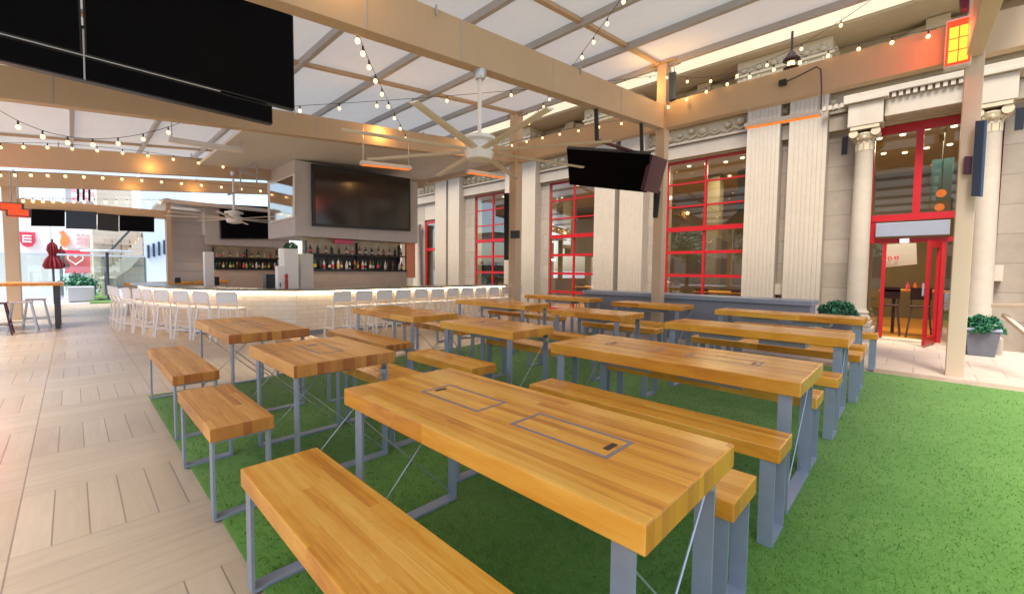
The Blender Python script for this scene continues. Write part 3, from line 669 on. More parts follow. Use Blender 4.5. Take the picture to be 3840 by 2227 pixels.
for i, (x, y) in enumerate(((28, 512), (46, 526))):
    c = at(x, y, u=-12.6); t = thing('spot_heater', tuple(c), ('upper' if i == 0 else 'lower') + ' of two small red glowing heaters on the thick left post', 'heater', 'small red heaters on the thick post')
    MB().box(c.x - .1, c.x + .05, c.y - .16, c.y + .16, c.z - .06, c.z + .10).build('housing', M['steel_dark'], t, bevel=.01)
    MB().box(c.x - .08, c.x + .03, c.y - .13, c.y + .13, c.z - .068, c.z - .0605).box(c.x + .0505, c.x + .055, c.y - .13, c.y + .13, c.z - .04, c.z + .08).build('glow_tube', M['heat'], t)
    MB().tube([(c.x - .05, c.y, c.z + .10), (c.x - .05, c.y, bz_(c.y) - .1 )], .012, 6).build('drop_rod', M['rod'], t)
l = bpy.data.lights.new('heater_lamp', 'POINT'); l.energy = 14; l.color = (1, .16, .08); l.shadow_soft_size = .2
o = bpy.data.objects.new('heater_lamp', l); col.objects.link(o); o.location = (-11.2, -1.1, 2.2)

# ------------------------------------------------------------------ string lights
def string(label, P, Mid, Q, n, r=.024, start=.02, end=.98):
    P, Mid, Q = Vector(P), Vector(Mid), Vector(Q); C = Mid * 2 - (P + Q) / 2
    f = lambda t: P * (1 - t) ** 2 + C * 2 * t * (1 - t) + Q * t * t
    t = thing('string_light', tuple(P), label, 'string lights', 'strings of warm bulbs under the roof')
    MB().tube([f(i / 24) for i in range(25)], .004, 5).build('cable', M['black'], t)
    for i in range(n):
        q = f(start + (end - start) * i / (n - 1))
        s = MB().tube([q + Vector((0, 0, -.002)), q + Vector((0, 0, -.045))], .010, 6).build('socket', M['steel_dark'], t)
        MB().ball(q + Vector((0, 0, -.078)), r, 8, 1.15).build('bulb', M['bulb'], s, smooth=True)
def lin(a, b, k=.5, sag=0): return Vector(a).lerp(Vector(b), k) - Vector((0, 0, sag))
P, Q = at(878, 75, u=-3.85), at(1000, 335, u=-7.6); string('string of bulbs falling steeply from the big beam to the bar beam', P, at(940, 218, u=-5.3), Q, 9)
P, Q = at(715, 262, u=-7.0), Vector((-3.86, 8.0, 5.15)); string('long level string of bulbs behind the big beam, ending at the middle post', P, lin(P, Q, .5, .05), Q, 12)
P, Q = at(1545, -25, z=4.75), at(1300, 300, u=-7.5); string('string of bulbs descending from the top edge and crossing behind the big beam', P, lin(P, Q, .5, .05), Q, 12)
P, Q = Vector((-3.72, 8.05, 5.18)), at(2200, -40, v=8.6); string('string of bulbs from the middle post rising to the top right roof edge', P, at(1850, 165, v=8.3), Q, 8)
P, Q = at(1636, 258, v=7.98), at(2305, 72, v=7.95); string('string of bulbs along the top of the right hand beam', P, at(1905, 160, v=7.97), Q, 11)
P, Q = at(-25, 256, u=-8.0), at(485, 286, u=-8.0); string('sagging string of bulbs at left under the huge televisions', P, at(228, 342, u=-8.0), Q, 9)
P, Q = at(-10, 352, u=-11.5), at(560, 405, u=-11.5); string('string of bulbs in front of the second left beam', P, at(270, 364, u=-11.5), Q, 10)
P, Q = at(-10, 424, u=-15.4), at(655, 466, u=-15.4); string('string of bulbs along the third left beam toward the bar soffit', P, at(300, 434, u=-15.4), Q, 15, .032)
P, Q = at(50, 487, u=-15.95), at(400, 492, u=-15.95); string('farthest string of bulbs above the end beam', P, at(220, 490, u=-15.95), Q, 14, .034)
P, Q = at(1255, 352, v=7.9), at(1600, 285, v=7.9); string('string of bulbs on the beam between the two tan posts behind the fan', P, at(1400, 318, v=7.9), Q, 8)
# lantern
c = at(1947, 150, v=8.9)
t = thing('lantern', tuple(c), 'small dark bronze lantern hanging before the facade above the right hand beam', 'lantern')
MB().lathe(c, [(.02, .17), (.05, .14), (.10, .06), (.13, .03), (.13, 0), (.10, -.02)][::-1], 10).build('cap', M['copper'], t, smooth=True)
MB().tube([c + Vector((0, 0, .17)), Vector((c.x, c.y, c.z + .50))], .02, 6).build('stem', M['copper'], t)
MB().ball(c - Vector((0, 0, .05)), .06, 8).build('bulb', M['bulb'], t, smooth=True)
MB().lathe(c, [(.09, -.16), (.12, -.14), (.12, -.12), (.05, -.11)], 10).build('base_ring', M['copper'], t, smooth=True)

# ------------------------------------------------------------------ stone building
W = 11.5
bd = thing('stone_building', (-6, W, 0), 'cream classical stone building with red framed windows, fluted pilasters and a red door', 'building')
doorL, doorR = at(2128, 560, v=W).x, .98
G = [(-5.15, -3.09), (-9.30, -7.28), (-13.20, -11.18)]           # three roll-up windows
D2 = (-16.75, -15.75)                                            # far doorway
ops = [(-21.0, -21.0)] + [D2] + G[::-1] + [(doorL, doorR)]
edges = [-19.5]
for a, b in [D2] + G[::-1] + [(doorL, doorR)]: edges += [a, b]
edges += [6.0]
for i in range(0, len(edges), 2):
    B(edges[i], edges[i + 1], W, W + .4, -.01, 4.34).build('wall', M['block'], bd)
B(-19.5, 6, W, W + .4, 4.34, 8.6).build('wall', M['stone_warm'], bd)
# bands over the windows
def band(x0, x1, v0, z0, z1, mat='stone', name='moulding'): return B(x0, x1, v0, W - .002, z0, z1).build(name, M[mat], bd, bevel=.012)
band(-19.5, 6, W - .10, 4.38, 4.72); band(-19.5, 6, W - .16, 4.73, 4.79); band(-19.5, 6, W - .22, 5.20, 5.30); band(-19.5, 6, W - .30, 5.301, 5.36)
# carved frieze: swags and rosettes in relief
mb = MB()
for i in range(84):
    x = -19.2 + i * .30
    mb.ball((x, W - .02, 5.0 + .05 * math.sin(i * 1.7)), .07 + .02 * (i % 3), 6, .9)
    mb.tube([(x - .13, W - .03, 4.90 + .04 * (i % 2)), (x, W - .05, 4.86), (x + .13, W - .03, 4.93)], .026, 5)
mb.build('frieze_ornament', M['stone_warm'], bd, smooth=True)
def teeth(x0, n, pitch, w, vf, vb, back, z0, z1, name, mat):
    pts = [(x0 - .02, back, z0)]
    for i in range(n):
        a = x0 + i * pitch; pts += [(a, vb, z0), (a, vf, z0), (a + w, vf, z0), (a + w, vb, z0)]
    pts += [(x0 + n * pitch + .02, back, z0)]
    MB().prism(pts, (0, 0, z1 - z0)).build(name, M[mat], bd)
teeth(-1.60, 34, .098, .058, W - .53, W - .462, W - .45, 4.725, 4.812, 'dentil_course', 'stone')
# fluted pilasters
def pilaster(x0, x1, z1=5.22, v=W - .34):
    n = 7; w = (x1 - x0); m_ = .05; f = (w - 2 * m_) / n
    prof = [(x0, W - .003), (x0, v)]
    for i in range(n):
        a = x0 + m_ + i * f
        for k in range(6):
            t = math.pi * k / 5; prof.append((a + f * .5 - math.cos(t) * f * .27, v + math.sin(t) * .014))
    prof += [(x1, v), (x1, W - .003)]
    vs = []
    mb = MB(); mb.prism([(x, y, .42) for x, y in prof], (0, 0, z1 - .42))
    mb.box(x0 - .03, x1 + .03, v - .04, W - .004, .22, .418); mb.box(x0 - .06, x1 + .06, v - .07, W - .005, -.01, .218)
    p = mb.build('pilaster', M['stone'], bd)
    cb = MB(); cb.box(x0 - .02, x1 + .02, v - .03, W - .05, z1 + .002, z1 + .05)
    cb.box(x0 - .05, x1 + .05, v - .06, W - .045, z1 + .052, z1 + .20)
    cb.build('capital', M['stone_warm'], p)
for x0, x1 in ((-3.09 + .02, -2.40), (-2.22, -1.53), (-7.26, -6.56), (-6.40, -5.66), (-11.14, -10.46), (-10.36, -9.66), (-15.45, -14.68), (-14.52, -13.80), (-18.9, -18.2), (1.52, 2.22), (2.42, 3.12)):
    pilaster(x0, x1)
for x0, x1 in ((-3.2, -1.45), (-7.38, -5.54), (-11.25, -9.55), (-15.55, -13.7), (1.4, 3.25)):
    mb = MB(); mb.box(x0, x1, W - .78, W - .003, 5.46, 6.115); mb.box(x0 - .04, x1 + .04, W - .82, W - .02, 5.76, 5.81)
    n_ = 6
    for i in range(n_):
        x = x0 + (x1 - x0) * (i + .5) / n_
        for z in (5.90, 5.62):
            mb.ball((x, W - .785, z), .07, 8, .9)
            for a in range(5): t = a * 1.2566 + .3; mb.ball((x + .085 * math.cos(t), W - .785, z + .085 * math.sin(t)), .034, 5)
    for sy in (W - .3, W - .55):
        for xx in (x0 - .003, x1 + .003):
            mb.ball((xx, sy, 5.92), .07, 8, .9); mb.ball((xx, sy, 5.62), .07, 8, .9)
    mb.build('carved_block', M['stone_warm'], bd)
# upper storey: arched hoods and blocks between the capitals, big entablature and cornice
for c in (.05, -4.12, -8.29, -12.2):
    mb = MB()
    pts = []
    for k in range(13):
        t = math.pi * k / 12; pts.append((c - math.cos(t) * .74, W - .13, 5.50 + math.sin(t) * .50))
    mb.tube(pts, .085, 8)
    mb.box(c - .95, c - .72, W - .22, W - .003, 5.37, 5.92); mb.box(c + .72, c + .95, W - .22, W - .003, 5.37, 5.92)
    mb.box(c - .16, c + .16, W - .30, W - .003, 5.90, 6.10)
    mb.build('arched_hood', M['stone_warm'], bd)
    MB().prism([(c - math.cos(math.pi * k / 10) * .62, W - .012, 5.50 + math.sin(math.pi * k / 10) * .38) for k in range(11)], (0, .01, 0)).build('lunette', M['dark_wood'], bd)
MB().prism([(-19.5, W - .002, 6.12), (-19.5, W - 1.02, 6.122), (-19.5, W - 1.02, 6.13), (-19.5, W - 1.06, 6.135), (-19.5, W - 1.06, 6.155), (-19.5, W - 1.10, 6.16), (-19.5, W - 1.10, 6.72), (-19.5, W - 1.2, 6.82), (-19.5, W - 1.2, 6.90), (-19.5, W - .002, 7.0)], (25.5, 0, 0)).build('cornice', M['stone_warm'], bd)
band(-19.5, 6, W - .05, 7.4, 7.6, 'stone_warm')
B(-19.5, 6, W - .02, W + .3, 8.602, 8.9).build('parapet', M['stone_warm'], bd)
B(-19.5, 6, W + .4, 18, 8.4, 8.5).build('roof', M['planter_grey'], bd)
# entrance columns on pedestals with entablature
VC = W - .38
cl, cr_ = at(2117, 560, v=VC).x, at(2421, 560, v=VC).x
for cx in (cl, cr_):
    mb = MB()
    mb.lathe((cx, VC, 0), [(.235, .40), (.245, .45), (.215, .50), (.20, .54), (.215, .57), (.18, .61), (.165, .66), (.162, 1.6), (.15, 3.0), (.140, 3.92), (.155, 3.95), (.145, 3.98)], 28)
    mb.build('column', M['stone'], bd, smooth=True)
    B(cx - .29, cx + .29, VC - .29, W - .004, -.01, .28).build('pedestal', M['stone'], bd, bevel=.01)
    B(cx - .25, cx + .25, VC - .25, W - .006, .282, .40).build('plinth', M['stone'], bd, bevel=.02)
    mb = MB(); mb.lathe((cx, VC, 0), [(.145, 3.985), (.17, 4.06), (.19, 4.12), (.16, 4.15)], 20)
    for k in range(10):
        t = k * math.pi / 5; ca, sa = math.cos(t), math.sin(t); p0 = Vector((cx + .145 * ca, VC + .145 * sa, 3.80)); p1 = Vector((cx + .15 * ca, VC + .15 * sa, 3.97)); p2 = Vector((cx + .205 * ca, VC + .205 * sa, 4.02)); sd_ = Vector((-sa, ca, 0)) * .04
        mb.add([p0 - sd_, p0 + sd_, p1 + sd_, p1 - sd_, p2 + sd_ * .5, p2 - sd_ * .5], [(0, 1, 2, 3), (3, 2, 4, 5)])
    for sx in (-1, 1):
        mb.tube([(cx + sx * .17, VC - .19, 4.13), (cx + sx * .17, VC + .15, 4.13)], .075, 12)
    mb.box(cx - .22, cx + .22, VC - .21, VC + .2, 4.20, 4.26)
    for k in range(8):
        t = k * math.pi / 4; mb.ball((cx + .15 * math.cos(t), VC + .15 * math.sin(t), 4.05), .04, 5, 1.4)
    mb.build('ionic_capital', M['stone_warm'], bd)
    B(cx - .27, cx + .27, VC - .22, W - .104, 4.265, 4.72).build('entablature_block', M['stone'], bd, bevel=.015)
    B(cx - .34, cx + .34, VC - .28, W - .17, 4.722, 4.80).build('moulding', M['stone'], bd, bevel=.01)
    # flat black patch painted for shade at the recess top beside the column
    s_ = 1 if cx > 0 else -1
    x_ = cx + s_ * .36
    B(x_ - .05, x_ + .05, W - .012, W - .002, 3.88, 4.25).build('recess_shade', M['black'], bd)
B(cl + .28, cr_ - .28, W - .46, W - .104, 4.40, 4.72).build('lintel', M['stone'], bd, bevel=.01)
B(cl - .36, cr_ + .36, W - .56, W - .24, 4.815, 4.93).build('portal_cornice', M['stone'], bd, bevel=.015)

# windows -----------------------------------------------------------
FV = W + .06
def grid_door(x0, x1, rows_top, rows_bot, zt, zm, label=None):
    f = MB(); k = .045
    B0 = lambda a, b, c, d: f.box(a, b, FV, FV + .05, c, d)
    B0(x0, x0 + k, 0, zt); B0(x1 - k, x1, 0, zt); B0(x0 + k + .001, x1 - k - .001, zt - .06, zt); B0(x0 + k + .001, x1 - k - .001, 0.0, .07)
    xm = (x0 + x1) / 2
    f.box(xm - .03, xm + .03, FV - .006, FV + .056, .072, zm - .062); f.box(xm - .03, xm + .03, FV - .006, FV + .056, zm + .062, zt - .062)
    f.box(x0 + k + .001, x1 - k - .001, FV - .05, FV + .06, zm - .06, zm + .06)
    for i in range(1, rows_top): z = zm + (zt - zm) * i / rows_top; f.box(x0 + k + .001, x1 - k - .001, FV + .003, FV + .047, z - .022, z + .022)
    for i in range(1, rows_bot): z = zm * i / rows_bot; f.box(x0 + k + .001, x1 - k - .001, FV + .003, FV + .047, z - .04, z + .04)
    fr = f.build('roll_up_window', M['red'], bd)
    MB().add([(x0, FV + .026, .03), (x1, FV + .026, .03), (x1, FV + .026, zt), (x0, FV + .026, zt)], [(0, 1, 2, 3)]).build('pane', M['glass'], fr)
for x0, x1 in G: grid_door(x0 + .002, x1 - .002, 3, 4, 4.335, 2.50)
# far doorway
f = MB(); f.box(D2[0] + .002, D2[0] + .12, FV, FV + .06, 0, 3.6); f.box(D2[1] - .13, D2[1] - .002, FV, FV + .06, 0, 3.6); f.box(D2[0] + .121, D2[1] - .131, FV, FV + .06, 2.2, 2.32); f.box(D2[0] + .121, D2[1] - .131, FV, FV + .06, 3.45, 3.6)
fr = f.build('side_door', M['red'], bd); B(D2[0] + .12, D2[1] - .13, FV + .02, FV + .03, .02, 3.46).build('pane', M['glass'], fr)
B(D2[0] + .001, D2[1] - .001, W + .01, W + .39, 3.62, 4.33).build('lintel', M['stone'], bd)
for cx in (-16.95,):
    MB().lathe((cx, VC + .1, 0), [(.22, .5), (.24, .56), (.17, .66), (.15, 3.2), (.20, 3.35), (.2, 3.42)], 20).build('column', M['stone'], bd, smooth=True)
    B(cx - .26, cx + .26, VC - .18, W - .003, -.01, .495).build('pedestal', M['steel_dark'], bd)
# main entrance
def ax(x): return at(x, 560, v=W + .08).x
xl, xr = doorL + .003, doorR - .003
zT = 4.33; zh = 2.50; zw = 2.08; zd = 1.98
f = MB()
f.box(xl, xl + .09, FV, FV + .09, -.01, zT); f.box(xr - .09, xr, FV, FV + .09, -.01, zT)
f.box(xl + .091, xr - .091, FV, FV + .09, zT - .16, zT); f.box(xl + .091, xr - .091, FV - .01, FV + .10, 2.42, 2.55)
xm = at(2258, 450, v=FV).x
f.box(xm - .055, xm + .055, FV - .008, FV + .098, 2.552, zT - .162)
f.box(xl + .091, xr - .091, FV + .003, FV + .087, 1.98, 2.07)
f.box(xl + .091, at(2155, 570, v=FV).x, FV + .004, FV + .08, 2.072, 2.418)
x_a = at(2172, 700, v=FV).x
f.box(x_a - .03, x_a + .03, FV, FV + .085, -.01, 1.978)
xs = at(2318, 700, v=FV).x
f.box(xs - .03, xs + .03, FV, FV + .085, -.01, 1.978)
dr = f.build('entrance_frame', M['red'], bd)
MB().add([(xl + .05, FV + .04, 2.5), (xr - .05, FV + .04, 2.5), (xr - .05, FV + .04, zT - .05), (xl + .05, FV + .04, zT - .05)], [(0, 1, 2, 3)]).build('transom_pane', M['glass'], dr)
MB().add([(xl + .05, FV + .04, .02), (x_a - .02, FV + .04, .02), (x_a - .02, FV + .04, 2.0), (xl + .05, FV + .04, 2.0)], [(0, 1, 2, 3)]).build('side_pane', M['glass'], dr)
MB().add([(xs + .02, FV + .04, .02), (xr - .05, FV + .04, .02), (xr - .05, FV + .04, 2.0), (xs + .02, FV + .04, 2.0)], [(0, 1, 2, 3)]).build('side_pane', M['glass'], dr)
B(at(2155, 570, v=FV).x + .002, xs + .06, FV - .09, FV + .05, 2.10, 2.38).build('air_curtain', M['grey_wall'], dr, bevel=.01)
B(at(2222, 600, v=FV).x - .05, at(2222, 600, v=FV).x + .09, FV - .05, FV + .001, 1.97, 2.06).build('door_closer', M['plastic_white'], dr)
# open leaf swung outward
o_ = Vector((xs - .032, FV - .002, 0)); dd = Vector((-.12, -.52, 0)).normalized(); th = dd.cross(Vector((0, 0, 1))) * .045
lf = MB()
def lb(a, b, z0, z1): lf.prism([o_ + dd * a + Vector((0, 0, z0)), o_ + dd * b + Vector((0, 0, z0)), o_ + dd * b + th + Vector((0, 0, z0)), o_ + dd * a + th + Vector((0, 0, z0))], (0, 0, z1 - z0))
lb(0, .10, .03, 1.97); lb(.62, .72, .03, 1.97); lb(.101, .619, .03, .18); lb(.101, .619, 1.85, 1.97)
lo = lf.build('door_leaf', M['red'], dr)
MB().bar(o_ + dd * .67 + th + Vector((0, 0, .95)) - Vector((.03, 0, 0)), o_ + dd * .67 + th + Vector((0, 0, 1.18)) - Vector((.03, 0, 0)), .03, .03).build('handle', M['rod'], lo)
B(xl, xr, W - .02, W + .40, 0, .03).build('threshold', M['stone'], bd)
# little wall boxes
for (x, y) in ((1915, 712),): 
    c = at(x, y, v=W - .1); B(c.x - .09, c.x + .09, W - .16, W - .003, c.z - .12, c.z + .12).build('wall_box', M['stone'], bd)
c = at(2448, 672, v=W - .1); B(c.x - .09, c.x + .09, W - .2, W - .003, c.z - .14, c.z + .14).build('wall_box', M['stone'], bd)

# dining room behind the glass
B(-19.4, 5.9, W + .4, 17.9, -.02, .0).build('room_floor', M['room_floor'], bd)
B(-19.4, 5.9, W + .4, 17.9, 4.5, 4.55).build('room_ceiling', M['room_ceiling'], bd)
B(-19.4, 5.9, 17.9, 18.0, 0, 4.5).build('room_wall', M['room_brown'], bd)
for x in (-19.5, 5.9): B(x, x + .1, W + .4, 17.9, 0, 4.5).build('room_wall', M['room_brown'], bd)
mb = MB()
for i, x in enumerate((-17, -14.2, -10.9, -8.0, -5.1, -2.2, 1.4, 3.8)):
    mb.box(x, x + .4, 14.4, 14.8, 0, 4.499)
mb.build('room_pillar', M['room_brown'], bd)
def downs(x0, x1, label):
    for i in range(5):
        for j in range(2):
            x = x0 + (x1 - x0) * (i + .5) / 5; y = 12.8 + j * 1.9 + rnd.random() * .3
            o = MB().lathe((x, y, 4.46), [(.05, 0), (.055, .03)], 10).build('downlight', M['down']); tag(o, label, 'ceiling light', 'small round lights in the dining room ceiling')
downs(-5.3, -2.9, 'small round ceiling light inside the window nearest the red door')
downs(-9.4, -7.1, 'small round ceiling light inside the middle red window')
downs(-13.2, -11.0, 'small round ceiling light inside the far red window')
downs(-1.0, 1.0, 'small round ceiling light seen through the glass above the red door')
for i, (x, y) in enumerate(((2316, 476), (2312, 510))):
    c = at(x, y, v=13.2 + i * .8); t = thing('pendant_lamp', tuple(c), ('upper' if i == 0 else 'lower') + ' orange globe pendant lamp behind the glass above the red door', 'pendant lamp', 'orange globe pendants')
    MB().ball(c, .085, 10).build('globe', M['pend'], t, smooth=True); MB().tube([c + Vector((0, 0, .08)), Vector((c.x, c.y, 4.5))], .008, 5).build('cord', M['black'], t)
o = MB().quad_panel(at(2180, 601, v=14.2), at(2255, 598, v=14.2), at(2257, 650, v=14.2), at(2178, 658, v=14.2), .05); o = o.build('menu_screen', M['bluewhite'])
tag(o, 'pale hanging screen with a small red mark inside the red doorway', 'screen')
c = at(2202, 637, v=14.15)
MB().tube([c + Vector((-.13, 0, .03)), c + Vector((-.09, 0, .07)), c + Vector((-.05, 0, 0)), c + Vector((-.10, 0, -.05)), c + Vector((-.13, 0, .03)), ], .014, 5).tube([c + Vector((.0, 0, .06)), c + Vector((.06, 0, .06)), c + Vector((.05, 0, -.02)), c + Vector((0, 0, 0)), c + Vector((0, 0, .06))], .014, 5).build('red_mark', M['sign_red'], o)
o = MB().box(-3.75, -3.1, 12.9, 13.0, 3.05, 4.2).build('wall_screen', M['teal']); tag(o, 'dark blue hanging screen behind the upper right panes of the nearest window', 'screen')
o = MB().box(.1, .45, 13.4, 13.5, 3.0, 3.9).build('wall_screen', M['teal']); tag(o, 'narrow dark teal screen behind the glass above the red door', 'screen')
def room_table(x, y, w, d, h, label, stools=2):
    t = thing('dining_table', (x, y, 0), label, 'table', 'tables inside the dining room')
    B(x - w / 2, x + w / 2, y - d / 2, y + d / 2, h - .05, h).build('tabletop', M['wood'], t, bevel=.004)
    for sx in (-1, 1): B(x + sx * w * .3 - .03, x + sx * w * .3 + .03, y - .03, y + .03, 0, h - .05).build('leg', M['steel_dark'], t)
def room_chair(x, y, h, label):
    t = thing('dining_stool', (x, y, 0), label, 'stool', 'stools inside the dining room')
    B(x - .17, x + .17, y - .17, y + .17, h - .04, h).build('seat', M['dark_wood'], t, bevel=.01)
    for a in (-1, 1):
        for b in (-1, 1): MB().bar((x + a * .2, y + b * .2, 0), (x + a * .13, y + b * .13, h - .04), .03, .03).build('leg', M['dark_wood'], t)
    B(x - .17, x + .17, y + .15, y + .18, h + .12, h + .38).build('backrest', M['dark_wood'], t)
    for a in (-.15, .13): B(x + a, x + a + .02, y + .155, y + .175, h, h + .12).build('post', M['dark_wood'], t)
room_table(.0, 13.1, 1.3, .6, 1.0, 'tall wooden table inside the open red doorway')
room_chair(-.45, 12.65, .68, 'dark stool left of the tall table inside the doorway'); room_chair(.05, 12.55, .68, 'dark stool in front of the tall table inside the doorway'); room_chair(.5, 13.6, .68, 'dark stool behind the tall table inside the doorway')
for i, (x, nm) in enumerate(((-4.0, 'nearest'), (-8.2, 'middle'), (-12.1, 'far'))):
    room_table(x, 12.9, 1.5, .7, .8, 'wooden table inside the %s red window' % nm)
    room_chair(x - .5, 12.45, .5, 'dark chair left of the table inside the %s red window' % nm); room_chair(x + .45, 12.45, .5, 'dark chair right of the table inside the %s red window' % nm)
c = at(2238, 690, v=13.1)
for i, (dx, mt, nm) in enumerate(((-.12, 'pink', 'pink'), (.0, 'orange', 'orange'), (.13, 'sign_red', 'red'))):
    o = MB().lathe((-.05 + dx, 13.05, 1.0), [(.03, 0), (.032, .1), (.014, .13), (.014, .17)], 8).build('sauce_bottle', M[mt], smooth=True); tag(o, '%s sauce bottle on the tall table inside the doorway' % nm, 'bottle')
# warm room lamps (the place's own lamps, unseen fittings are the downlights)
for x in (0, -4.1, -8.3, -12.2):
    l = bpy.data.lights.new('room_lamp', 'AREA'); l.shape = 'RECTANGLE'; l.size = 1.6; l.size_y = 1.2; l.energy = 110; l.color = (1, .80, .50)
    lo_ = bpy.data.objects.new('room_lamp', l); col.objects.link(lo_); lo_.location = (x, 13.6, 4.42)

# grey banquette wall, planters
r_ = at(1997, 745, v=8.6)
bq = thing('banquette', (-3.5, 8.75, 0), 'long low grey banquette wall with a lighter ledge in front of the pilasters', 'banquette')
B(-5.7, -1.27, 8.45, 8.95, 0, .80).build('base', M['grey_wall'], bq, bevel=.005)
B(-5.75, -1.24, 8.40, 9.02, .802, .885).build('ledge', M['steel'], bq, bevel=.008)
def leafball(mb, c, r, n, sz=.8):
    for i in range(n):
        th_ = rnd.uniform(0, 2 * math.pi); ph = math.acos(rnd.uniform(-.35, 1)); q = r * (rnd.uniform(.55, 1.0) ** .5) * (1 + .18 * math.sin(th_ * 3 + ph * 4))
        p = Vector(c) + Vector((math.cos(th_) * math.sin(ph), math.sin(th_) * math.sin(ph), math.cos(ph) * sz)) * q
        a = Vector((rnd.uniform(-1, 1), rnd.uniform(-1, 1), rnd.uniform(-.6, 1))).normalized(); b = a.cross(Vector((rnd.uniform(-1, 1), rnd.uniform(-1, 1), rnd.uniform(-1, 1)))).normalized()
        l = rnd.uniform(.018, .034); mb.cur = 1 if rnd.random() < .35 else 0
        mb.add([p - a * l, p + b * l * .55, p + a * l, p - b * l * .55], [(0, 1, 2, 3)])
def planter(c, w, h, label, r):
    x, y = c; t = thing('planter', (x, y, 0), label, 'planter', 'grey planters with round shrubs')
    mb = MB(); a = w * .38; b = w * .5
    mb.add([(x - a, y - a, .0), (x + a, y - a, 0), (x + a, y + a, 0), (x - a, y + a, 0), (x - b, y - b, h), (x + b, y - b, h), (x + b, y + b, h), (x - b, y + b, h)], [(0, 3, 2, 1), (4, 5, 6, 7), (0, 1, 5, 4), (1, 2, 6, 5), (2, 3, 7, 6), (3, 0, 4, 7)])
    mb.build('pot', M['pot'], t, bevel=.01)
    B(x - b - .015, x + b + .015, y - b - .015, y + b + .015, h + .001, h + .045).build('rim', M['steel'], t, bevel=.008)
    B(x - b + .02, x + b - .02, y - b + .02, y + b - .02, h + .046, h + .06).build('soil', M['soil'], t)
    mb = MB(); leafball(mb, (x, y, h + .04), r, 2600)
    mb.build('shrub', [M['leaf'], M['leaf2']], t)
pc = at(2405, 876, z=0)
planter((pc.x + .04, pc.y + .15), .40, .42, 'tapered grey planter with a round shrub right of the near tan post', .25)
planter((cl - .22, 10.55), .46, .50, 'grey planter with a round shrub left of the red door, pot hidden by tables', .31)
# slanted wooden rail at the right edge
ra = MB(); ra.bar(at(2445, 752, v=8.9), at(2560, 752, v=8.6), .05, .09); ra.bar(at(2470, 775, v=8.9), at(2560, 850, v=8.3), .05, .05)
o = ra.build('wooden_rail', M['cardboard' if False else 'tan_hi'], bevel=.006); tag(o, 'tan wooden rail reaching in at the right picture edge', 'rail')
for i, (a, b) in enumerate((((2470, 775), 8.9),)):
    pass

# ------------------------------------------------------------------ bar
bar = thing('bar_counter', (-9.2, 4, 0), 'long pale stone bar with a granite top wrapping round a corner, glowing under its edge', 'bar')
FR = [(-13.9, 1.12), (-12.05, 1.26), (-10.45, 1.68), (-9.35, 2.28), (-8.72, 3.02), (-8.72, 8.75)]
def offset(poly, d):
    out = []
    for i, p in enumerate(poly):
        a = Vector(poly[max(i - 1, 0)]); b = Vector(poly[min(i + 1, len(poly) - 1)]); t = (b - a).normalized(); nrm = Vector((-t.y, t.x))
        out.append(tuple(Vector(p) + nrm * d))
    return out
BH = .88
for i in range(len(FR) - 1):
    q = offset(FR, .18)
    MB().prism([(*FR[i], .10), (*FR[i + 1], .10), (*q[i + 1], .10), (*q[i], .10)], (0, 0, BH - .105)).build('stone_front', M['bar_stone'], bar)
k1, k2 = offset(FR, .05), offset(FR, .16)
MB().prism([(*p, 0) for p in k1] + [(*p, 0) for p in k2[::-1]], (0, 0, .098)).build('kick_plate', M['steel'], bar)
o1, o2 = offset(FR, -.14), offset(FR, .52)
MB().prism([(*p, BH) for p in o1] + [(*p, BH) for p in o2[::-1]], (0, 0, .045)).build('countertop', M['granite'], bar, bevel=.008)
g1, g2 = offset(FR, -.035), offset(FR, -.015)
MB().prism([(*p, BH - .0095) for p in g1] + [(*p, BH - .0095) for p in g2[::-1]], (0, 0, .008)).build('light_strip', M['warmstrip'], bar)
fa, fb = at(304, 697, z=.90), at(690, 686, z=.90); dn = Vector((0, .45, 0))
MB().prism([(fa.x, fa.y, .83), (fb.x, fb.y, .83), (fb.x, fb.y + .45, .83), (fa.x, fa.y + .45, .83)], (0, 0, .075)).build('inner_counter', M['wood'], bar, bevel=.005)
MB().prism([(fa.x, fa.y + .03, 0), (fb.x, fb.y + .03, 0), (fb.x, fb.y + .4, 0), (fa.x, fa.y + .4, 0)], (0, 0, .829)).build('inner_front', M['kiosk'], bar)
B(-9.35, -8.75, 8.752, 8.80, 0, BH).build('end_panel', M['bar_stone'], bar)

# bar stools
def make_stool(label):
    t = thing('bar_stool', (0, 0, 0), label, 'bar stool', 'white metal bar stools along the bar')
    h = .60
    B(-.165, .165, -.165, .165, h - .035, h).build('seat', M['plastic_white'], t, bevel=.012)
    for a in (-1, 1):
        for b in (-1, 1): MB().bar((a * .20, b * .20, 0), (a * .145, b * .145, h - .035), .034, .022).build('leg', M['plastic_white'], t)
    mb = MB(); q = .185
    for p1_, p2_ in (((-q, -q), (q, -q)), ((q, -q), (q, q)), ((q, q), (-q, q)), ((-q, q), (-q, -q))): mb.bar((*p1_, .17), (*p2_, .17), .02, .015)
    mb.build('footrest', M['plastic_white'], t)
    mb = MB(); mb.tube([(-.15, .15, h - .02), (-.17, .19, h + .12), (-.168, .208, h + .27), (-.15, .21, h + .29), (.15, .21, h + .29), (.168, .208, h + .27), (.17, .19, h + .12), (.15, .15, h - .02)], .011, 6)
    mb.build('back_frame', M['plastic_white'], t)
    B(-.165, .165, .195, .207, h + .10, h + .28).build('backrest', M['plastic_white'], t, bevel=.004)
    return t
spots = []
v = 3.35; i = 0
for i in range(12): spots.append((-8.22, 3.62 + i * .45, R(-90), 'white bar stool, %s from the counter corner along the right arm of the bar' % ORD[i]))
